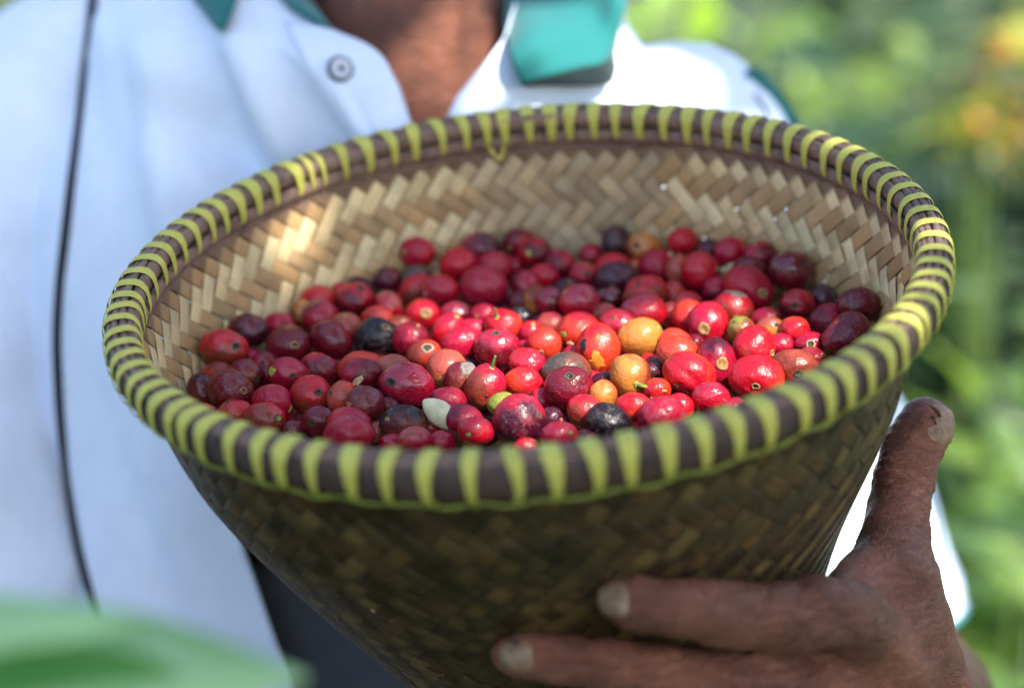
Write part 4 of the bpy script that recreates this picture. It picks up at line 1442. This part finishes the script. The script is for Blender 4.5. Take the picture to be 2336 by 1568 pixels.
# face and hair
for s in (-1, 1):
    me = sphere_mesh(.0125, 20, 14); me.name = 'eye'; me.materials.append(MAT['eyew'])
    o = bpy.data.objects.new('eye', me); scene.collection.objects.link(o); o.parent = person
    o.location = hc + Vector((s * .030, -.067, .010)) - world_loc(person)
    me = sphere_mesh(.0066, 16, 10); me.name = 'iris'; me.materials.append(MAT['eyed'])
    i_ = bpy.data.objects.new('iris', me); scene.collection.objects.link(i_); i_.parent = o; i_.location = (0, -.0072, -.0005)
bm = bmesh.new()
blob(bm, hc + Vector((0, .034, .040)), .082, .094, .092)
me = bpy.data.meshes.new('hair'); bm.to_mesh(me); bm.free()
V = [Vector(v.co) for v in me.vertices]
Fh = [tuple(q.vertices) for q in me.polygons]
V = [v + (v - hc).normalized() * .004 * noise.noise(v * 90) for v in V]
mesh_obj('hair', V, Fh, MAT['hair'], person)

# ------------------------------------------------------------------ shirt
MI = M.inverted()
NS = 192
def sup(cx, cY, hw, zf, zb, tilt, n=2.6, hump=None):
    out = []
    zc, hz = (zf + zb) / 2, (zb - zf) / 2
    for i in range(NS):
        a = 2 * math.pi * i / NS        # 0 = picture right, 90 = front
        c, s = math.cos(a), math.sin(a)
        x = math.copysign(abs(c) ** (2 / n), c) * hw
        z = math.copysign(abs(s) ** (2 / n), s) * hz
        out.append(Vector((cx + x, cY + tilt * x, -(zc - z))))
    return out
def pc(x, y, d): return Vector(((x - CX) / FPX * d, -(y - CY) / FPX * d, -d))
# neckline, counted like the rings: right, front, left, back
NKp = [(0, pc(1262, -60, .955)), (30, pc(1172, 10, .885)), (50, pc(1150, 85, .862)), (64, pc(1100, 150, .852)), (76, pc(1040, 222, .846)), (90, pc(990, 330, .842)),
       (101, pc(945, 300, .842)), (112, pc(908, 190, .846)), (122, pc(862, 118, .850)), (136, pc(760, 68, .860)), (155, pc(690, 0, .885)), (180, pc(660, -90, .96)), (225, pc(780, -190, 1.02)), (270, pc(950, -220, 1.035)), (315, pc(1150, -150, 1.02)), (360, pc(1262, -60, .955))]
def neck_ring():
    aa = np.array([k[0] for k in NKp]); P_ = np.array([tuple(k[1]) for k in NKp])
    out = []
    for i in range(NS):
        a = 360 * i / NS
        out.append(Vector([float(np.interp(a, aa, P_[:, q])) for q in range(3)]))
    return out
NR = neck_ring()
SHO = sup(-.048, .105, .158, .862, 1.045, -.22, 2.5)
RINGS = [NR, None, None, SHO,
         sup(-.046, .060, .178, .850, 1.07, -.08, 2.6),
         sup(-.040, .000, .190, .846, 1.08, 0, 2.6),
         sup(-.034, -.060, .194, .850, 1.085, 0, 2.6),
         sup(-.032, -.130, .194, .858, 1.085, 0, 2.6),
         sup(-.030, -.200, .192, .866, 1.085, 0, 2.6),
         sup(-.030, -.270, .190, .875, 1.085, 0, 2.6)]
for q, dy in ((3, .028), (4, .050), (5, .075)):
    RINGS[q] = [Vector((v.x, min(v.y, NR[i].y - dy), v.z)) for i, v in enumerate(RINGS[q])]
SHO = RINGS[3]
# yoke between neck and shoulder: swell outwards
for q, f in ((1, .36), (2, .72)):
    RINGS[q] = []
    for i in range(NS):
        v = NR[i].lerp(SHO[i], f)
        v.y += .022 * math.sin(math.pi * f) * (1 - abs(math.sin(2 * math.pi * i / NS)) * .9)
        v.z += .010 * math.sin(math.pi * f) * max(0, math.sin(2 * math.pi * i / NS))
        RINGS[q].append(v)
def fold(c):
    x, y, z = c
    u = x * 1.0 + y * .30; w = y - x * .2
    f = .0055 * noise.noise(Vector((u * 26, w * 5, 3.0))) + .0028 * noise.noise(Vector((u * 60, w * 9, 7.0))) + .004 * noise.noise(Vector((x * 9, y * 8, 1.0)))
    # long pleats that fall from the collar
    for (x0, y0, sl, wd, am) in ((-.085, .14, .55, .012, .007), (-.055, .13, .60, .010, .006), (-.118, .15, .30, .013, .006), (-.150, .12, .12, .014, .005)):
        q = (x - x0) + (y - y0) * sl
        f += 1.4 * am * math.exp(-(q / wd) ** 2) * max(0, min(1, (.17 - y) / .04)) * max(0, min(1, (y + .08) / .12))
    return f * 1.7
def cloth_tube(name, rings, mat, sub=7, foldk=1.0, parent=None, trim=None, thick=.0012):
    n = len(rings)
    P_ = np.array([[tuple(v) for v in r] for r in rings])
    rows = []
    m = (n - 1) * sub + 1
    for k in range(m):
        u = k / sub; i = min(int(u), n - 2); t = u - i
        a = P_[max(i - 1, 0)]; b = P_[i]; c = P_[i + 1]; d = P_[min(i + 2, n - 1)]
        rows.append(.5 * ((2 * b) + (-a + c) * t + (2 * a - 5 * b + 4 * c - d) * t * t + (-a + 3 * b - 3 * c + d) * t ** 3))
    G = np.array(rows)
    ns = G.shape[1]
    V, Fc = [], []
    for k in range(m):
        cen = G[k].mean(0)
        for j in range(ns):
            v = Vector(G[k, j]); out = (v - Vector(cen)); out.normalize()
            e = min(1, k / (sub * .8))
            V.append(M @ ((v + out * (fold(v) * foldk * e)) * KD))
    for k in range(m - 1):
        for j in range(ns):
            l = (j + 1) % ns
            q = (k * ns + j, k * ns + l, (k + 1) * ns + l, (k + 1) * ns + j)
            if trim and trim(sum((MI @ V[z] for z in q), Vector()) / (4 * KD)): continue
            Fc.append(q)
    o = mesh_obj(name, V, Fc, mat, parent)
    sd = o.modifiers.new('thickness', 'SOLIDIFY'); sd.thickness = thick; sd.offset = -1
    return o
def hem_cut(c):
    # the front tail is hitched up where the basket rests against it
    if c.z < -.97: return c.y < -.25
    return False
shirt = cloth_tube('shirt', RINGS, MAT['shirt'], 10, 1.0, person, hem_cut)
def hitch():
    # the front tail is pulled aside where the basket rests: a clean slanting edge
    bm = bmesh.new(); bm.from_mesh(shirt.data)
    off = world_loc(shirt)
    inc = lambda v: MI @ (v.co + off) / KD
    front = [f for f in bm.faces if all(-.965 < inc(v).z and inc(v).y < -.06 for v in f.verts)]
    es = list({e for f in front for e in f.edges}); vs = list({v for f in front for v in f.verts})
    P0 = (M @ (Vector((-.118, -.086, -.86)) * KD)) - off
    bmesh.ops.bisect_plane(bm, geom=vs + es + front, plane_co=P0, plane_no=M3 @ Vector((1, .34, -.03)))
    kill = []
    for f in bm.faces:
        c = inc(f.verts[0]); c = sum((inc(v) for v in f.verts), Vector()) / len(f.verts)
        if c.z > -.965 and c.y < -.078 and (c - Vector((-.118, -.086, -.86))).dot(Vector((1, .34, -.03))) > 0: kill.append(f)
    bmesh.ops.delete(bm, geom=kill, context='FACES')
    bm.to_mesh(shirt.data); bm.free()
hitch()
SH_T = bvh_of(shirt)

def limb_tube(name, pts, mat, parent, n=26, seg=40, foldk=.6, squash=1.0, thick=.0014):
    arr = spline([(*q, r) for q, r in pts], n)
    V, Fc = [], []
    up = None
    for i in range(n):
        c = Vector(arr[i][:3]); r = arr[i][3]
        t = (Vector(arr[min(i + 1, n - 1)][:3]) - Vector(arr[max(i - 1, 0)][:3])).normalized()
        if up is None: up = t.orthogonal().normalized()
        up = (up - t * up.dot(t)).normalized(); s = t.cross(up)
        for k in range(seg):
            a = 2 * math.pi * k / seg
            d = up * math.cos(a) + s * math.sin(a)
            f = .006 * noise.noise(Vector((a * 1.0, i * .25, r * 90))) + .004 * noise.noise((c + d * r) * 22) + .0035 * noise.noise((c + d * r) * 55)
            V.append(c + d * (r + f * foldk))
    for i in range(n - 1):
        for k in range(seg):
            l = (k + 1) % seg
            Fc.append((i * seg + k, i * seg + l, (i + 1) * seg + l, (i + 1) * seg + k))
    o = mesh_obj(name, V, Fc, mat, parent)
    sd = o.modifiers.new('thickness', 'SOLIDIFY'); sd.thickness = thick; sd.offset = -1
    return o, V
sl, SV = limb_tube('sleeve', [(p(1340,350,.985), .050), (p(1440,345,.975), .057), (p(1520,362,.965), .058), (p(1600,475,.955), .059), (p(1715,760,.955), .058), (p(1840,1060,.958), .057), (p(1950,1440,.965), .058)], MAT['shirt'], person, 34, 48, 1.0)
hemp = SV[-48:]
v_, f_ = tube(hemp + [hemp[0]], .0015, 8, False)
mesh_obj('sleeve_trim', v_, f_, MAT['teal'], sl)
sl2, SV2 = limb_tube('sleeve', [(p(420,250,.985), .062), (p(180,290,.985), .070), (p(20,460,.970), .068), (p(-40,780,.95), .066), (p(-90,1150,.925), .068), (p(-110,1520,.90), .066)], MAT['shirt'], person, 30, 48, 1.0)
hemp = SV2[-48:]
v_, f_ = tube(hemp + [hemp[0]], .0015, 8, False)
mesh_obj('sleeve_trim', v_, f_, MAT['teal'], sl2)
# teal flashing over the far shoulder seam
def surf_path(tree, pts, lift, n, tree2=None):
    out = []
    for q in spline(pts, n):
        h, nm = hit(tree, q[0], q[1])
        if tree2 is not None:
            h2, n2 = hit(tree2, q[0], q[1])
            if h is None or (h2 is not None and (h2 - CAMP).length < (h - CAMP).length): h, nm = h2, n2
        if h is None: continue
        out.append((h - (h - CAMP).normalized() * lift, nm))
    return out
SL_T = bvh_of(sl)
pip = surf_path(SH_T, [(214,-40),(206,60),(196,150),(180,290),(163,420),(150,530),(138,640),(131,760),(133,850),(139,950),(150,1050),(164,1150),(182,1250),(206,1350),(236,1470),(262,1580)], .0006, 70, bvh_of(sl2))
v_, f_ = tube([q[0] for q in pip], .0026, 8)
mesh_obj('piping', v_, f_, MAT['navy'], shirt)
def ribbon(name, pts, w, mat, parent, trees, lift=.0008, n=30):
    path = surf_path(trees[0], pts, lift, n, trees[1] if len(trees) > 1 else None)
    V, Fc = [], []
    for i, (q, nm) in enumerate(path):
        t = (path[min(i + 1, len(path) - 1)][0] - path[max(i - 1, 0)][0]).normalized()
        vw = (CAMP - q).normalized()
        s = t.cross(vw).normalized()
        V += [q - s * w * .5, q + vw * .0006, q + s * w * .5, q - vw * .0012]
    for i in range(len(path) - 1):
        a = i * 4
        for k in range(4):
            l = (k + 1) % 4
            Fc.append((a + k, a + l, a + 4 + l, a + 4 + k))
    return mesh_obj(name, V, Fc, mat, parent)
ribbon('shoulder_stripe', [(1700,165),(1738,198),(1770,235),(1800,285),(1820,340)], .010, MAT['teal'], sl, [SL_T, SH_T])
ribbon('shoulder_stripe', [(1722,215),(1748,262),(1768,320)], .002, MAT['navy'], sl, [SL_T, SH_T])
ribbon('sleeve_stripe', [(2085,1020),(2120,1130),(2150,1240),(2178,1350),(2186,1385)], .0020, MAT['teal'], sl, [SL_T])

# collar leaves, placket, button
def shirt_depth(x, y, fb):
    h, nm = hit(SH_T, x, y)
    if h is None: return fb * KD
    q = MI @ h
    return min((fb + .03) * KD, -q.z)
def leaf_sheet(name, cols, mat, parent, nu=14, nv=22, thick=.0016, roll=0):
    """cols: list of rows of (x, y, offset in front of the shirt, fallback depth)"""
    P_ = []
    for col in cols:
        P_.append([tuple(W(x, y, shirt_depth(x, y, fb) - off)) for x, y, off, fb in col])
    G = []
    for col in P_: G.append(spline(col, nu))
    G = np.array(G)
    V, Fc = [], []
    H = [spline([tuple(G[k, i]) for k in range(len(cols))], nv) for i in range(nu)]
    for i in range(nu):
        for j in range(nv): V.append(Vector(H[i][j]))
    for i in range(nu - 1):
        for j in range(nv - 1):
            a = i * nv + j
            Fc.append((a, a + 1, a + nv + 1, a + nv))
    o = mesh_obj(name, V, Fc, mat, parent)
    sd = o.modifiers.new('thickness', 'SOLIDIFY'); sd.thickness = thick; sd.offset = 0
    return o
leaf_sheet('collar', [
    [(1150,50,.004,.87), (1160,120,.016,.86), (1188,192,.013,.86)],
    [(1155,-10,.008,.885), (1215,80,.024,.865), (1255,174,.016,.86)],
    [(1165,-70,.012,.91), (1280,40,.032,.87), (1322,156,.022,.865)],
    [(1185,-140,.012,.94), (1340,0,.034,.88), (1372,146,.028,.87)],
    [(1220,-200,.010,.97), (1395,-30,.026,.895), (1398,120,.026,.875)],
    [(1260,-240,.006,1.0), (1420,-40,.016,.90), (1404,95,.022,.885)]], MAT['teal'], shirt)
# rolled under edge of that collar leaf, coloured as its shaded hollow
leaf_sheet('collar_underside_shade', [
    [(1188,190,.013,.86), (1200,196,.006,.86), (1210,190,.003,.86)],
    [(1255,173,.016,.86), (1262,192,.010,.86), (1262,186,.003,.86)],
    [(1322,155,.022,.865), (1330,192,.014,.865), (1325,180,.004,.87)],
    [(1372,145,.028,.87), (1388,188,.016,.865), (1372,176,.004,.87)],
    [(1398,119,.026,.875), (1402,160,.014,.87), (1392,150,.004,.87)]], MAT['hollow_shade'], shirt)
leaf_sheet('collar', [
    [(400,-140,.010,.96), (412,-60,.018,.93), (440,-10,.014,.88)],
    [(470,-160,.010,.97), (470,-40,.024,.92), (478,45,.012,.87)],
    [(560,-150,.010,.97), (530,-50,.026,.92), (503,70,.010,.87)],
    [(620,-110,.008,.95), (570,-70,.024,.92), (527,25,.014,.87)]], MAT['teal'], shirt)
leaf_sheet('collar', [
    [(600,-110,.010,.93), (622,-90,.012,.92), (655,-70,.010,.92)],
    [(625,-30,.008,.90), (655,-28,.010,.89), (690,-20,.008,.89)],
    [(660,15,.006,.88), (692,18,.008,.87), (722,24,.006,.87)],
    [(715,52,.004,.87), (735,56,.006,.865), (757,70,.004,.865)]], MAT['teal'], shirt)
leaf_sheet('placket', [
    [(650,52,.0016,.87), (700,60,.0020,.87), (752,70,.0024,.86)],
    [(690,130,.0016,.87), (770,110,.0024,.86), (856,117,.0030,.85)],
    [(740,220,.0016,.86), (830,200,.0024,.85), (903,190,.0030,.845)],
    [(790,300,.0016,.86), (870,300,.0024,.85), (938,300,.0030,.845)],
    [(830,400,.0016,.86), (900,400,.0024,.85), (960,400,.0024,.845)]], MAT['shirt'], shirt, thick=.0022)
PL_T = bvh_of([o for o in shirt.children if o.name.startswith('placket')][0])
def button(x, y):
    h, nm = hit(PL_T, x, y)
    h2, n2 = hit(SH_T, x, y)
    if h2 is not None and (h2 - CAMP).length < (h - CAMP).length: h = h2
    c = h + (CAMP - h).normalized() * .0022
    f = (CAMP - c).normalized() * .75 + M3 @ Vector((.25, .15, 0)); f.normalize()
    u = f.orthogonal().normalized(); v = f.cross(u)
    def lathe(name, prof, mat, par):
        V, Fc = [], []
        n = 32
        for r, z in prof:
            for k in range(n):
                a = 2 * math.pi * k / n
                V.append(c + (u * math.cos(a) + v * math.sin(a)) * r + f * z)
        m = len(prof)
        for i in range(m - 1):
            for k in range(n):
                l = (k + 1) % n
                Fc.append((i * n + k, i * n + l, (i + 1) * n + l, (i + 1) * n + k))
        return mesh_obj(name, V, Fc, mat, par)
    b = lathe('button', [(.0001, .0016), (.0016, .0016), (.0026, .0024), (.0040, .0026), (.0048, .0018), (.0050, .0004)], MAT['button'], shirt)
    lathe('button_rim', [(.0050, .0004), (.0050, .0020), (.0056, .0021), (.0060, .0012), (.0061, .0002)], MAT['dark_green'], b)
    lathe('button_eye', [(.0001, .0021), (.0012, .0022), (.0014, .0018)], MAT['dark_green'], b)
button(775, 158)
# trousers
PR = [sup(-.030, -.10, .165, .885, 1.075, 0, 2.5), sup(-.028, -.20, .168, .885, 1.08, 0, 2.5), sup(-.026, -.30, .172, .890, 1.09, 0, 2.4), sup(-.024, -.36, .170, .90, 1.09, 0, 2.4)]
tr = cloth_tube('trousers', PR, MAT['trouser'], 6, .7, person)
hips = p(1010, 1850, 1.01)
for s in (-1, 1):
    h0 = hips + Vector((s * .085, .0, -.02))
    limb_tube('trouser_leg', [(h0, .105), (h0 + Vector((s * .01, -.01, -.2)), .095), (Vector((h0.x + s * .02, h0.y - .02, .46)), .080), (Vector((h0.x + s * .02, h0.y + .035, .11)), .070)], MAT['trouser'], tr, 30, 36, 1.2)

# ------------------------------------------------------------------ near coffee leaf at the lower left
def near_leaves():
    base = W(-420, 1950, .44)
    e = empty('coffee_sprig', base)
    tag(e, 'out-of-focus green coffee leaves close to the camera at the bottom corner', 'leaves')
    specs = [  # stalk point, direction of the tip (view px), width, roll
        ((-260, 1590, .430), (700, 1500, .445), .040, (.1, .85, .5), (1.35, 1.2, 1.5)),
        ((-300, 1500, .40), (330, 1372, .425), .030, (-.2, .9, .35), (1.6, 1.4, 1.5)),
        ((-200, 1720, .42), (600, 1640, .44), .045, (0, .6, .8), (.45, .75, .35)),
        ((-380, 1560, .46), (60, 1395, .47), .030, (.2, .8, .5), (.45, .75, .4)),
    ]
    for a, b, wd, up, t in specs:
        A, B = W(*a), W(*b)
        V, Fc, T_ = [], [], []
        leaf_geo(V, Fc, T_, A, B - A, M3 @ Vector(up), (B - A).length, wd, t, curl=.06, nl=16)
        o = mesh_obj('leaf', V, Fc, MAT['leafF'], e)
        set_tint(o, T_)
        sd = o.modifiers.new('thickness', 'SOLIDIFY'); sd.thickness = .0004
    v, f = tube([Vector(q) for q in spline([W(-700, 2600, .5), base, W(-300, 1600, .43), W(-200, 1510, .42)], 16)], .0022, 8)
    mesh_obj('twig', v, f, MAT['stem'], e)
near_leaves()

# ------------------------------------------------------------------ shade: an unseen tree added, its leaves cleared over chosen sun patches
def sun_screen():
    PATCH = [  # view x, y, depth, radius (m) of the sun patches the leaves are cleared for
        (1500, 790, .72, .052), (1330, 760, .74, .040), (1650, 730, .74, .038), (1250, 830, .71, .030), (1640, 880, .69, .032), (775, 622, .84, .034), (1150, 740, .76, .028), (1060, 690, .77, .016),
        (1560, 140, .92, .055), (1290, 70, .87, .032), (1660, 240, .92, .05), (1450, 220, .9, .03), (1940, 1210, .95, .04), (2170, 1290, .95, .04), (1820, 900, .93, .05), (1010, 150, .93, .022), (1060, 60, .93, .018),
        (2165, 640, .73, .008), (1900, 310, .82, .012), (2120, 925, .75, .006),
    ]
    L = SUN_W
    u = L.orthogonal().normalized(); v = L.cross(u)
    pts = [(W(a, b, d), r) for a, b, d, r in PATCH]
    P2 = [((q.dot(u), q.dot(v)), r) for q, r in pts]
    c = W(1150, 900, .80)
    rs = random.Random(17)
    root = W(3300, 300, .2) + L * 1.9
    e = empty('added_shade_tree', (root.x, root.y, 0))
    tag(e, 'unseen shade tree added to let sunlight through in chosen patches', 'tree')
    V, Fc, T_ = [], [], []
    cells = 0
    for k in range(5200):
        a = rs.uniform(-.62, .62); b = rs.uniform(-.75, .75); h = rs.uniform(1.55, 2.3)
        q = c + u * a + v * b + L * h
        if q.z < 1.2: continue
        x, y = q.dot(u), q.dot(v)
        ln = rs.uniform(.07, .13); wd = ln * .48
        bad = False
        for (px, py), r in P2:
            if math.hypot(px - x, py - y) < r + ln * .22: bad = True; break
        if bad:
            ln = .045; wd = .024
            for (px, py), r in P2:
                if math.hypot(px - x, py - y) < r + .013: break
            else: bad = False
        if bad: continue
        an = rs.random() * 6.28
        d = (u * math.cos(an) + v * math.sin(an) + L * rs.uniform(-.3, .3)).normalized()
        leaf_geo(V, Fc, T_, q - d * ln * .5, d, L + Vector((rs.gauss(0, .25), rs.gauss(0, .25), 0)), ln, wd, (1, 1, 1), nl=4)
        cells += 1
    o = mesh_obj('foliage', V, Fc, MAT['leafB'], e)
    set_tint(o, T_)
    tk = Vector((root.x, root.y, 0))
    Vt, Ft = [], []
    v1, f1 = tube([Vector(q) for q in spline([tk, tk + Vector((.05, .05, 1.4)), root + Vector((0, 0, .1)), c + L * 2.0 + Vector((0, 0, .2)), c + L * 2.0 - Vector((.7, 0, 0))], 30)], [.06 * (1 - .85 * i / 29) for i in range(30)], 10)
    mesh_obj('trunk', v1, f1, MAT['wood'], e)
sun_screen()
